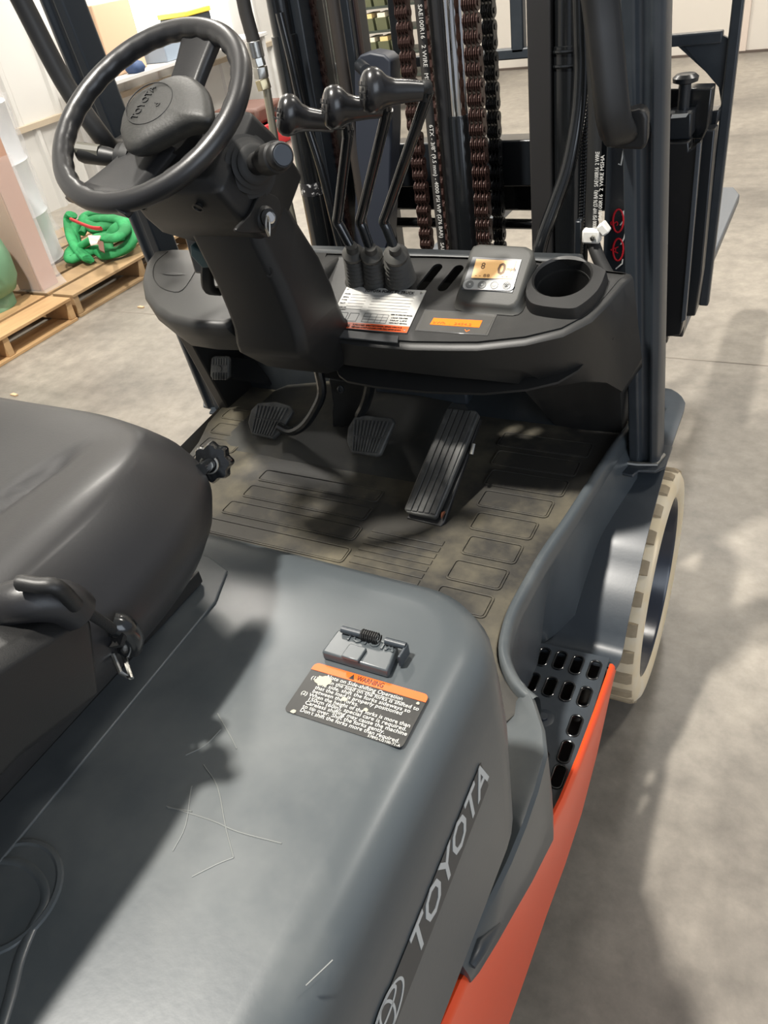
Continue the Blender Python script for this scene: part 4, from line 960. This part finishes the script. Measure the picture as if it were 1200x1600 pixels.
# outer right rail with decal
ox0 = colx(945, 300, .20)
vbar(ox0, ox0 + .062, .20, .34, mast_m, par=mast)
dcl = plane((0, .199, 0), (0, 0, 1), (-1, 0, 0))
def onm(px, py): return at(px, py, y=.199)
for a, b in ((968, 345), (968, 390)):
    c = onm(a - 2, b); tr = [V((c.x + .010 * math.cos(t), .1985, c.z + .022 * math.sin(t))) for t in [2 * PI * k / 20 for k in range(21)]]
    obj('decal_outline', tube(tr, .0018, 6), red_ink, mast)
dp3 = (onm(977, 420), V((0, 0, 1)), V((-1, 0, 0)), V((0, -1, 0)))
text('mast_decal', 'LIFT', dp3, .0, .0, .028, white_ink, mast, width=.30, th=.0004, lift=.0012, bold=.0008) if False else None
zz = [(978, 360, 975, 372, 970, 382), (974, 330, 974, 345, 969, 352), (979, 312, 978, 325, 972, 336), (973, 405, 972, 412, 962, 420), (974, 235, 970, 258, 966, 256)]
for q in zz: obj('mast_decal', tube([onm(q[0], q[1]), onm(q[2], q[3]), onm(q[4], q[5])], .0014, 5), white_ink, mast)
for (a, b, s) in ((966, 345, 'S'), (966, 388, 'A')):
    text('mast_decal', s, (onm(a, b + 8), V((0, 0, 1)), V((-1, 0, 0)), V((0, -1, 0))), 0, 0, .022, red_ink, mast, lift=.0012)
# hoses
obj('hydraulic_hose', tube(smooth([at(905, -20, y=.18), at(907, 60, y=.18), at(908, 110, y=.18), at(903, 180, y=.17), at(888, 260, y=.15), at(867, 320, y=.13), at(848, 372, y=.11), at(840, 410, y=.10)], 5), .0135, 12), black_gloss, mast, ang=70)
hs = obj('hydraulic_hose', tube(smooth([at(922, -20, y=.15), at(930, 150, y=.15), at(928, 260, y=.15), at(925, 360, y=.15), at(934, 400, y=.13), at(955, 440, y=.11)], 5), .0125, 12), rubber, mast, ang=70)
cpts = []
A_, B_ = at(917, 120, y=.19), at(905, 430, y=.15); dcy = (B_ - A_); u = dcy.orthogonal().normalized(); w = dcy.normalized().cross(u)
for k in range(60 * 6 + 1): 
    t = k / 360; cpts.append(A_ + dcy * t + (u * math.cos(2 * PI * k / 6) + w * math.sin(2 * PI * k / 6)) * .005)
obj('spring_sleeve', tube(cpts, .0018, 4), black_gloss, mast, ang=70)
cl_ = at(925, 368, y=.135); obj('hose_clamp', box(BM(), cl_, (.034, .022, .026)), white_pl, mast, bevel=.004)
obj('clamp_bolt', lathe(cl_ + V((.005, -.012, .0)), (0, -1, 0), [(.0055, 0), (.005, .005), (0, .006)], 6), steel, mast)
obj('hose_clamp', box(BM(), cl_ + V((.022, 0, .014)), (.016, .022, .022), (V((.8, 0, .6)), V((0, 1, 0)), V((-.6, 0, .8)))), white_pl, mast, bevel=.003)
for (hx, hy0, hy1, Y, s) in ((936, 365, 262, .136, '4000 PSI WP (276 BAR)   SAE100R16  2 WIRE'),):
    a = at(hx - 4, hy0 - 8, y=Y); b = at(hx + 1, hy1 - 25, y=Y)
    text('hose_print', s, (a, (b - a).normalized(), V((-1, 0, 0)), V((0, -1, 0))), 0, .0, .0105, white_ink, hs, width=(b - a).length, lift=.001)
    text('hose_print', 'P - SAE100R16  2 WIRE MSHA', (a + V((.0085, .002, 0)), (b - a).normalized(), V((-1, 0, 0)), V((0, -1, 0))), 0, 0, .0095, white_ink, hs, width=(b - a).length * .95, lift=.001)
obj('mast_bracket', box(BM(), at(905, 372, y=.15), (.012, .02, .07)), mast_m, mast, bevel=.002)
# centre: rail, chrome rod, cylinder, chains
xc0 = colx(688, 50, .30); xc1 = colx(726, 50, .30); xm = (xc0 + xc1) / 2; rr = (xc1 - xc0) / 2 * .92
zs = at(705, 182, y=.28).z
rod = obj('chrome_rod', tube([(xm, .30, zs - .02), (xm, .30, ZT)], rr, 40), chrome, mast)
obj('centre_cylinder', tube([(xm, .30, .35), (xm, .30, zs - .006), (xm, .30, zs), (xm, .30, zs)], [rr * 1.12, rr * 1.12, rr * 1.05, rr * .9], 40), black_gloss, mast)
xg = colx(679, 10, .28); obj('hose_guide', tube([(xg, .28, .5), (xg, .28, ZT)], .0125, 16), rail_m, mast)
hc0 = at(660, 0, y=.27)
h2 = obj('hydraulic_hose', tube([(colx(655, 5, .25), .25, ZT), (colx(655, 5, .25), .25, .5)], .0092, 14), mat('hose_grey', (.034, .031, .028), .6), mast)
hx = colx(655, 5, .24)
text('hose_print', 'SAE100R16   2 WIRE   MSHA IC-', (V((hx - .003, .2402, at(660, 6, y=.24).z)), V((0, 0, -1)), V((1, 0, 0)), V((0, -1, 0))), 0, 0, .0125, white_ink, h2, width=.165, lift=.0004)
text('hose_print', '6TX - 3/8" (9.5 mm) - 4000 PSI WP (276 BAR)   SAE100R16', (V((hx - .003, .2402, at(668, 195, y=.24).z)), V((0, 0, -1)), V((1, 0, 0)), V((0, -1, 0))), 0, 0, .0125, white_ink, h2, width=.30, lift=.0004)
def chain_link_mesh(w, pitch, plates=4, th=.0022):
    bm = BM(); H = pitch * .60
    def oval(x, dz, hh=pitch):
        pts = []
        R = pitch * .50
        for k in range(8): t = -PI / 2 + PI * k / 7; pts.append((R * math.cos(t) * .82, hh / 2 * 0 + pitch * .5 + R * math.sin(t) * .95) if False else (0, 0))
        out = []
        for k in range(7): t = PI * k / 6; out.append((R * math.cos(t), pitch * .5 + R * .92 * math.sin(t)))
        out.insert(7, (-R * .72, 0)); 
        for k in range(7): t = PI + PI * k / 6; out.append((R * math.cos(t), -pitch * .5 + R * .92 * math.sin(t)))
        out.append((R * .72, 0))
        prism([(x, a, b + dz) for a, b in out], (th, 0, 0), bm)
    n = plates
    for i in range(n): 
        x = -w / 2 + (w - th) * i / (n - 1); oval(x, 0)
    for i in range(n - 1):
        x = -w / 2 + (w - th) * (i + .5) / (n - 1); oval(x, pitch)
    for dz in (-pitch * .5, pitch * .5): tube([(-w / 2 - .002, 0, dz), (w / 2 + .002, 0, dz)], pitch * .2, 8, bm)
    return bm
def chain(px, py, Y, wpx_, pitch, m, nm='lift_chain', z0=.62):
    x = colx(px, py, Y); w = wpx_ / FPX * (at(px, py, y=Y) - CAM).dot(FZ)
    ch = bpy.data.objects.new(nm, None); COL.objects.link(ch); ch.parent = FL
    z = z0; first = None; k = 0
    while z < 1.62:
        if first is None: first = obj('chain_link', chain_link_mesh(w, pitch), m, ch, ang=30); first.location = (x, Y, z)
        else: c = first.copy(); COL.objects.link(c); c.parent = ch; c.location = (x, Y, z)
        z += pitch * 2; k += 1
    return ch
chain(638, 100, .29, 20, .0255, chain_br); chain(741, 100, .28, 24, .0275, chain_br); chain(767, 100, .42, 19, .0285, chain_bk)
chain(503, 100, .31, 8, .021, chain_br); chain(671, 60, .33, 8, .0255, chain_br)
# thin chain seen edge on at the right cylinder
xx = xr0 + .066; chain(852, 100, .33, 5, .0145, chain_bk)
# left side of the mast
xl = lambda px, Y: colx(px, 150, Y)
lc_ = obj('lift_cylinder', tube([(xl(463, .26), .26, .3), (xl(463, .26), .26, 1.36), (xl(463, .26), .26, 1.361), (xl(463, .26), .26, ZT)], [.030, .030, .026, .026], 28), black_gloss, mast)
z = at(470, 298, y=.23).z; obj('scuffed_band', lathe((xl(463, .26), .26, z), (0, 0, 1), [(.0303, -.014), (.0306, 0), (.0303, .014)], 28, cap=False), mat('scuff_silver', (.02, .02, .022), .3, 0, 0, .2, 60, (.6, .6, .6), 90, .55, .62), lc_)
z = at(450, 95, y=.23).z; obj('cable_tie', lathe((xl(463, .26), .26, z), (0, 0, 1), [(.029, -.002), (.030, 0), (.029, .002)], 28, cap=False), rubber, lc_)
obj('hydraulic_hose', tube(smooth([at(437, 20, y=.21), at(455, 95, y=.21), at(472, 170, y=.21), at(500, 260, y=.21), at(520, 340, y=.21), at(535, 400, y=.21)], 4), .009, 10), black_gloss, mast, ang=70)
vbar(xl(478, .28), xl(478, .28) + .035, .26, .36, mast_m, par=mast)
vbar(xl(494, .36) - .01, xl(494, .36) + .03, .36, .42, mast_m, par=mast)
xh = colx(535, 100, .28); obj('hose_guide', tube([(xh, .28, .5), (xh, .28, ZT)], .014, 14), mat('guide_warm_grey', (.040, .033, .028), .5), mast)
vbar(colx(545, 100, .36), colx(545, 100, .36) + .03, .34, .42, mast_m, par=mast)
vbar(colx(556, 100, .37), colx(556, 100, .37) + .022, .36, .38, brownrail, par=mast)
obj('mast_bracket', prism([at(a, b, y=.27) for a, b in ((553, 100), (562, 86), (578, 82), (600, 86), (610, 95), (612, 200), (606, 380), (600, 400), (552, 400), (556, 250))], (0, .05, 0)), mat('bracket_blue_grey', (.028, .033, .046), .5), mast, bevel=.004)
obj('bracket_pin', tube([at(563, 103, y=.262), at(573, 112, y=.20)], .013, 18), mast_m, mast)
# tilt hose/steel pipe left of mast
pY = .12
obj('hydraulic_pipe', tube([at(416, 135, y=pY), at(432, 235, y=pY), at(452, 320, y=pY), at(470, 400, y=pY)], .0085, 14), mat('zinc_pipe', (.42, .38, .29), .32, .7), mast)
obj('hydraulic_hose', tube([at(372, -40, y=pY), at(384, 20, y=pY), at(398, 70, y=pY)], .0135, 14), mat('hose_grey', (.034, .031, .028), .6), mast)
for a, b, r0, m_, sg in (((396, 64), (402, 90), .0150, steel, 20), ((402, 90), (406, 104), .0135, steel, 6), ((406, 104), (409, 122), .0150, steel, 6), ((409, 124), (414, 140), .0145, mat('zinc_yellow', (.5, .43, .27), .3, .8), 6)):
    obj('hose_fitting', tube([at(*a, y=pY), at(*b, y=pY)], r0, sg), m_, mast, bevel=.001)
# cross members and carriage
obj('cross_member', bb(-.45, .30, .44, .50, .995, 1.095), mast_m, FL, bevel=.004)
cy0 = .50
obj('carriage_bar', bb(-.50, .43, cy0, cy0 + .05, .92, 1.0), black_gloss, FL, bevel=.006)
obj('carriage_bar', bb(-.50, .43, cy0, cy0 + .05, .60, .66), black_gloss, FL, bevel=.006)
obj('carriage_bar', tube([(-.45, .47, .90), (.2, .47, .90)], .012, 12), black_gloss, FL)
# load backrest
lb = obj('load_backrest', bb(.481, .503, .60, .625, .66, 1.75), frame_m, FL, bevel=.004)
b1 = at(1050, 72, y=.61).z
obj('backrest_bar', bb(-.56, .47, .60, .625, 1.228, 1.25), frame_m, lb, bevel=.003)
for xx in (-.10, .02 + .0, -.28, .16): 
    if xx != .16: obj('backrest_bar', bb(xx + .0, xx + .030, .60, .625, 1.24, 1.75), frame_m, lb, bevel=.003)
obj('gusset', prism([at(a, b, y=.612) for a, b in ((1052, 66), (1090, 66), (1128, 95), (1128, 170), (1122, 130))], (0, .012, 0)), frame_m, lb)
gp = [at(a, b, y=.61) for a, b in ((1055, 56), (1120, 50), (1138, 60), (1133, 140), (1126, 140))]
obj('gusset', prism(gp, (0, .010, 0)), frame_m, lb)
obj('backrest_bar', bb(-.56, -.52, .60, .625, .66, 1.75), frame_m, lb, bevel=.004)
# side shifter / carriage end
sx0 = colx(1045, 300, .42); 
def pb_(pxs, y0, d, m, nm, par=FL, bev=.003): return obj(nm, prism([at(a, b, y=y0) for a, b in pxs], (0, d, 0)), m, par, bevel=bev)
ca = pb_(((1000, 140), (1113, 138), (1106, 200), (1098, 218), (1040, 218), (1000, 215)), .48, .05, black_gloss, 'carriage')
obj('carriage_pin', lathe(at(1069, 150, y=.46), (0, 0, 1), [(.012, -.05), (.012, .022), (.024, .026), (.025, .034), (.018, .040), (0, .041)], 24), mast_m, ca)
pb_(((1040, 178), (1080, 177), (1078, 218), (1040, 220)), .42, .06, mast_m, 'carriage_block', ca)
pb_(((1030, 225), (1076, 222), (1076, 235), (1092, 225), (1068, 500), (1063, 524), (1030, 528)), .40, .05, mat('greasy_black', (.012, .012, .013), .3, 0, .3, .6, 60), 'side_shifter', ca)
pb_(((1088, 226), (1095, 224), (1071, 500), (1064, 505)), .395, .012, mat('scraped_edge', (.10, .11, .125), .35, .3, 0, .3, 60), 'shifter_edge', ca, .001)
pb_(((1085, 205), (1117, 203), (1096, 430), (1086, 494), (1068, 495)), .50, .05, mast_m, 'carriage_plate', ca)
pb_(((1104, 175), (1124, 172), (1120, 196), (1102, 198)), .56, .05, mast_m, 'carriage_hook', ca)
obj('caution_tag', prism([at(a, b, y=.405) for a, b in ((1050, 179), (1076, 177), (1072, 183), (1048, 185))], (0, -.001, .0)), white_ink, ca)
tq = at(1058, 184, y=.403); 
# forks
def fork(x0, x1, nm='fork'):
    pts = [(x0, .62), (x1, .62), (x1, 1.62), (x1 - .03, 1.70), (x0 + .03, 1.70), (x0, 1.62)]
    f_ = obj(nm, prism([V((a, b, .585)) for a, b in pts], (0, 0, .030)), mat('fork_steel', (.10, .115, .135), .38, .2, 0, .15, 40), FL, bevel=.004)
    obj('fork_shank', bb(x0, x1, .575, .62, .585, 1.10), mast_m, f_, bevel=.004)
fork(.315, .455); fork(-.45, -.32)
tag(None, None) if False else None

# ================================================================== BACKGROUND THINGS
wood = mat('pallet_wood', (.52, .33, .16), .7, 0, 0, .3, 60, (.34, .20, .09), 3.0, .45, .7, stretch=(3, .5, 3))
wood2 = mat('old_pallet_wood', (.40, .27, .14), .75, 0, 0, .3, 60, (.26, .17, .09), 3.0, .4, .7, stretch=(.6, 2, 3))
def pallet(loc, rot, w, d, label, m, n=5, hgt=.13):
    t = thing('pallet', label, 'pallet', loc, 'wooden pallets by the left wall'); c, s = math.cos(rot), math.sin(rot)
    ax = (V((c, s, 0)), V((-s, c, 0)), V((0, 0, 1))); L = V(loc)
    def pc(x, y, z): return L + ax[0] * x + ax[1] * y + V((0, 0, z))
    for i in range(3):
        y = -d / 2 + .02 + (d - .04) * i / 2; obj('stringer', box(BM(), pc(0, y, hgt / 2), (w - .01, .038, hgt - .032), ax), m, t, bevel=.003)
    bw = w / n * .86
    for i in range(n):
        x = -w / 2 + bw / 2 + (w - bw) * i / (n - 1); obj('deck_board', box(BM(), pc(x, 0, hgt - .008), (bw * (1 + random.uniform(-.05, .05)), d, .016), ax), m, t, bevel=.002)
    for i in range(3):
        x = -w / 2 + bw / 2 + (w - bw) * i / 2; obj('bottom_board', box(BM(), pc(x, 0, .008), (bw, d, .016), ax), m, t, bevel=.002)
    return t
pallet((-3.38, .985, 0), 0, 1.12, .93, 'newer yellowish wooden pallet under the green tank', wood, 6)
pallet((-3.38, 2.04, 0), 0.0, 1.10, 1.12, 'weathered wooden pallet carrying the barrel and green slings', wood2, 6) 
# drum wrapped in film
dq_ = at(97, 392, z=.14); dc = V((dq_.x - .17, dq_.y - .22, .131)); print('drum', dc)
drum = thing('barrel', 'white steel barrel wrapped in clear film on the weathered pallet', 'barrel', dc)
pf = [(.0, 0), (.28, 0), (.287, .008), (.28, .02)]
for zc in (.28, .57): pf += [(.28, zc - .02), (.290, zc), (.28, zc + .02)]
pf += [(.28, .86), (.288, .872), (.28, .88), (.268, .872), (0, .868)]
obj('barrel_body', lathe(dc, (0, 0, 1), pf, 48, cap=False), mat('barrel_white', (.72, .74, .78), .3), drum, ang=35)
film = mat('stretch_film', (.9, .9, .92), .12, 0, 0, 1.0, 9, alpha=.22)
rg = []
for k in range(24):
    z = .9 * k / 23; rg.append([dc + V(((.296 + .012 * math.sin(j * 1.7 + k * .9) + .06 * max(0, 1 - k / 5)) * math.cos(2 * PI * j / 48), (.296 + .012 * math.sin(j * 2.3 + k) + .06 * max(0, 1 - k / 5)) * math.sin(2 * PI * j / 48), z + .003)) for j in range(48)])
obj('plastic_film', loft(rg, True, False), film, drum, ang=80)
obj('crumpled_cap', lathe(dc + V((-.03, .02, .885)), (0, 0, 1), [(.20, 0), (.17, .03), (.10, .05), (.05, .055), (0, .05)], 20, lobes=7, amp=.12), mat('paper_beige', (.6, .5, .4), .8, 0, 0, .5, 20), drum)
box_m = mat('cardboard', (.42, .24, .13), .75, 0, 0, .1, 40)
cbx = thing('cardboard_box', 'tall brown cardboard box under clear film left of the barrel', 'box', (-3.18, 1.56, .131))
obj('carton', bb(-3.27, -3.10, 1.50, 1.62, .131, .92), box_m, cbx, bevel=.004)
obj('corner_guard', bb(-3.097, -3.085, 1.505, 1.625, .131, .94), mat('kraft_pink', (.55, .33, .24), .7), cbx)
obj('plastic_film', loft([[V((-3.29 - e, 1.49 - e * .4, z)), V((-3.075 + e, 1.49 - e * .4, z)), V((-3.075 + e, 1.635, z)), V((-3.29 - e, 1.635, z))] for z, e in ((.134, .05), (.2, .01), (.5, .004), (.82, .0))], True, False), film, cbx)
# green tank
TKP = at(22, 412, z=.32); TKC = V((TKP.x - .12, TKP.y - .165, .131)); print('tank', TKC)
gt_ = thing('gas_tank', 'round pale green steel tank standing on the newer pallet', 'tank', (TKC.x, TKC.y, .131))
gm_ = mat('green_enamel', (.16, .33, .20), .45, 0, 0, .1, 40, (.28, .42, .30), 6, .5, .7)
tc_ = TKC
obj('tank_body', lathe(tc_ + V((0, 0, .05)), (0, 0, 1), [(.10, 0), (.17, .03), (.20, .09), (.205, .20), (.19, .28), (.13, .35), (.05, .375), (0, .38)], 40), gm_, gt_, ang=60)
obj('tank_foot', lathe(tc_, (0, 0, 1), [(.14, 0), (.14, .05), (.12, .09), (.11, .09), (.13, .04), (.13, 0)], 32), gm_, gt_)
obj('tank_valve', lathe(tc_ + V((.198, -.04, .22)), (1, -.2, 0), [(.014, 0), (.014, .02), (.008, .03), (.008, .045), (0, .045)], 12), mat('brass', (.6, .42, .15), .3, 1), gt_)
# slings
random.seed(11)
def sling(nm, label, pts, r, m, cat='sling'):
    L = V((pts[0][0], pts[0][1], .131)); t = thing(nm, label, cat, L)
    o = obj('webbing', tube(smooth([V(p) for p in pts], 6), r, 10, sx=.6), m, t, ang=70); return t
def sp_(px, py, z=.17): p = at(px, py, z=z); return (p.x, p.y, p.z)
gs = mat('sling_green', (.012, .19, .055), .75, 0, 0, .6, 60, (.03, .34, .11), 8, .4, .6)
pts = [sp_(112, 335, .34), sp_(108, 345, .30), sp_(112, 372, .24), sp_(124, 395, .18), sp_(138, 405, .17), sp_(120, 382, .20), sp_(118, 355, .27), sp_(135, 352, .26), sp_(160, 365, .24), sp_(185, 370, .22), sp_(205, 368, .2), sp_(200, 385, .18), sp_(175, 395, .17), sp_(168, 378, .21), sp_(180, 358, .27), sp_(200, 345, .29), sp_(175, 335, .31), sp_(150, 333, .32), sp_(130, 340, .31), sp_(145, 355, .28), sp_(170, 352, .28), sp_(205, 350, .27), sp_(209, 372, .22), sp_(190, 390, .18), sp_(165, 398, .17), sp_(150, 390, .18), sp_(130, 398, .17), sp_(110, 405, .17), sp_(112, 390, .19)]
pts += [sp_(125, 385, .2), sp_(150, 372, .26), sp_(178, 372, .26), sp_(195, 360, .27), sp_(188, 345, .3), sp_(160, 342, .31), sp_(140, 345, .3), sp_(128, 365, .25)]
sling('lifting_sling', 'tangled green lifting sling heaped beside the barrel', pts, .036, gs)
rs = mat('sling_red', (.50, .03, .03), .6, 0, 0, .4, 60)
sling('strap', 'short red strap lying across the green sling heap', [sp_(112, 343, .36), sp_(128, 350, .36), sp_(145, 356, .36), sp_(158, 357, .355)], .016, rs, 'strap')
tgm = thing('paper_tag', 'small cream and brown tag on the green sling', 'tag', at(148, 382, z=.29))
obj('tag_card', prism([at(138, 370, z=.29), at(158, 370, z=.29), at(152, 382, z=.29), at(142, 384, z=.29)], (0, 0, .008)), mat('tag_cream', (.8, .72, .6), .7), tgm)
obj('tag_stub', prism([at(152, 376, z=.286), at(162, 380, z=.286), at(164, 396, z=.286), at(156, 392, z=.286)], (0, 0, .008)), mat('tag_brown', (.12, .05, .03), .7), tgm)
bgm = thing('black_bag', 'crumpled black plastic bag behind the green sling', 'bag', at(222, 372, z=.135))
obj('bag_body', lathe(at(220, 365, z=.14), (0, 0, 1), [(.12, 0), (.15, .04), (.12, .10), (.06, .14), (0, .15)], 28, lobes=5, amp=.1), mat('bag_black', (.015, .015, .017), .3, 0, 0, .8, 14), bgm, ang=60)
# red bin and shelf against the back
rd = thing('red_bin', 'red plastic bin on the floor behind the steel pipe', 'bin', (-3.9, 5.0, 0))
P0 = at(400, 228, z=0)
rd.location = (P0.x, P0.y, 0); L0 = P0
obj('bin_body', loft([[L0 + V((a, b, z)) for a, b in ((-w, -.25), (w, -.25), (w, .25), (-w, .25))] for z, w in ((0, .28), (.22, .34), (.22, .30), (.02, .25))]), mat('bin_red', (.70, .03, .04), .4), rd, bevel=.01)
obj('bin_lid_load', bb(L0.x - .30, L0.x + .2, L0.y - .15, L0.y + .3, .2, .34), mat('leather_brown', (.12, .06, .045), .6), rd, bevel=.03)
# wall shelf with boxes (bright)
sh = thing('wall_shelf', 'grey shelf board along the left wall holding boxes', 'shelf', (-4.6, 4.8, 0))
zsh = .76
obj('shelf_board', bb(-4.80, -4.40, 3.7, 6.1, zsh, zsh + .03), mat('shelf_grey', (.55, .54, .52), .5), sh, bevel=.004)
for y in (3.75, 6.05): obj('shelf_leg', bb(-4.78, -4.74, y - .02, y + .02, 0, zsh), mat('shelf_grey', (.55, .54, .52), .5), sh); obj('shelf_leg', bb(-4.46, -4.42, y - .02, y + .02, 0, zsh), mat('shelf_grey', (.55, .54, .52), .5), sh)
def crate(y0, y1, h, m, label, lidm=None, x0=-4.75, x1=-4.45):
    t = thing('storage_box', label, 'box', ((x0 + x1) / 2, (y0 + y1) / 2, zsh + .03)); o = obj('box_body', bb(x0, x1, y0, y1, zsh + .031, zsh + .03 + h), m, t, bevel=.008)
    if lidm: obj('box_lid', bb(x0 - .01, x1 + .01, y0 - .01, y1 + .01, zsh + .03 + h, zsh + .07 + h), lidm, t, bevel=.008)
    return t
crate(4.05, 4.48, .50, mat('carton_tan', (.60, .40, .26), .7), 'open tan cardboard carton on the wall shelf', None, -4.78, -4.56)
crate(5.0, 5.35, .28, mat('tote_black', (.03, .035, .04), .4), 'black storage tote with yellow lid on the wall shelf', mat('lid_yellow', (.85, .62, .06), .4))
crate(4.62, 4.90, .24, mat('tote_blue_grey', (.25, .30, .36), .5), 'blue grey box between the carton and the black tote')
bgb = thing('cloth_bundle', 'dark blue cloth bundle on the shelf below the tan carton', 'cloth', (-4.42, 4.25, zsh + .03))
obj('bundle', lathe((-4.46, 4.22, zsh + .032), (0, 0, 1), [(.06, 0), (.075, .03), (.06, .07), (.02, .09), (0, .09)], 24, lobes=4, amp=.12), mat('cloth_blue', (.03, .06, .14), .7), bgb, ang=60)
# window above the shelf, daylight outside
wn = obj('window_1', bb(-4.84, -4.815, 4.3, 5.9, .95, 2.0), mat('window_glow', (1, .99, .96), .4, emit=1.6)); tag(wn, kind='structure')
# parts rack behind the mast
rk = thing('parts_rack', 'tall dark rack of small parts bins behind the mast', 'rack', (-3.1, 6.4, 0))
rkm = mat('rack_green', (.035, .045, .035), .5)
for x in (-3.75, -2.75): obj('rack_post', bb(x, x + .05, 6.2, 6.6, 0, 2.2), rkm, rk)
bin_m = [mat('bin_yellow', (.75, .55, .25), .5), mat('bin_olive', (.12, .13, .07), .5), mat('bin_cream', (.8, .72, .55), .5)]
ORD = ('first', 'second', 'third', 'fourth', 'fifth', 'sixth', 'seventh', 'eighth', 'ninth')
for r in range(9):
    z = .12 + r * .19; obj('rack_shelf', bb(-3.74, -2.72, 6.2, 6.6, z - .02, z), rkm, rk)
    for c_ in range(7):
        x = -3.66 + c_ * .137
        d_ = V((x + .055, 6.2, z + .06)) - CAM; u_ = 600 + FPX * d_.dot(RX) / d_.dot(FZ); v_ = 800 + FPX * d_.dot(DY) / d_.dot(FZ)
        if random.random() < .12 or not (560 < u_ < 632 and -20 < v_ < 200): continue
        b = thing('parts_bin', 'small parts bin in the dark rack, %s shelf up, %s from the left' % (ORD[r], ORD[c_]), 'bin', (x + .055, 6.3, z), 'parts bins in the dark rack'); 
        obj('bin_shell', loft([[V((x, 6.21 - e, zz)), V((x + .11, 6.21 - e, zz)), V((x + .11, 6.45, zz)), V((x, 6.45, zz))] for zz, e in ((z, 0), (z + .10, .02))]), bin_m[1], b)
        obj('bin_contents', bb(x + .015, x + .095, 6.215, 6.40, z + .03, z + .135), random.choice([bin_m[0], bin_m[2]]), b)
# litter on the floor
for (px, py, lb_) in ((22, 617, 'tiny wood chip on the floor near the seat'), (220, 480, 'tiny wood chip on the floor beside the weathered pallet')):
    p = at(px, py, z=.003); t = thing('wood_chip', lb_, 'wood chip', (p.x, p.y, 0))
    obj('chip', prism([p + V((-.02, -.006, -.002)), p + V((.018, -.009, -.002)), p + V((.024, .004, -.002)), p + V((-.012, .010, -.002))], (0, 0, .007)), mat('chip_wood', (.6, .42, .25), .7), t)
print('tris', sum(len(o.data.polygons) for o in bpy.data.objects if o.type == 'MESH'), 'objs', len(bpy.data.objects))
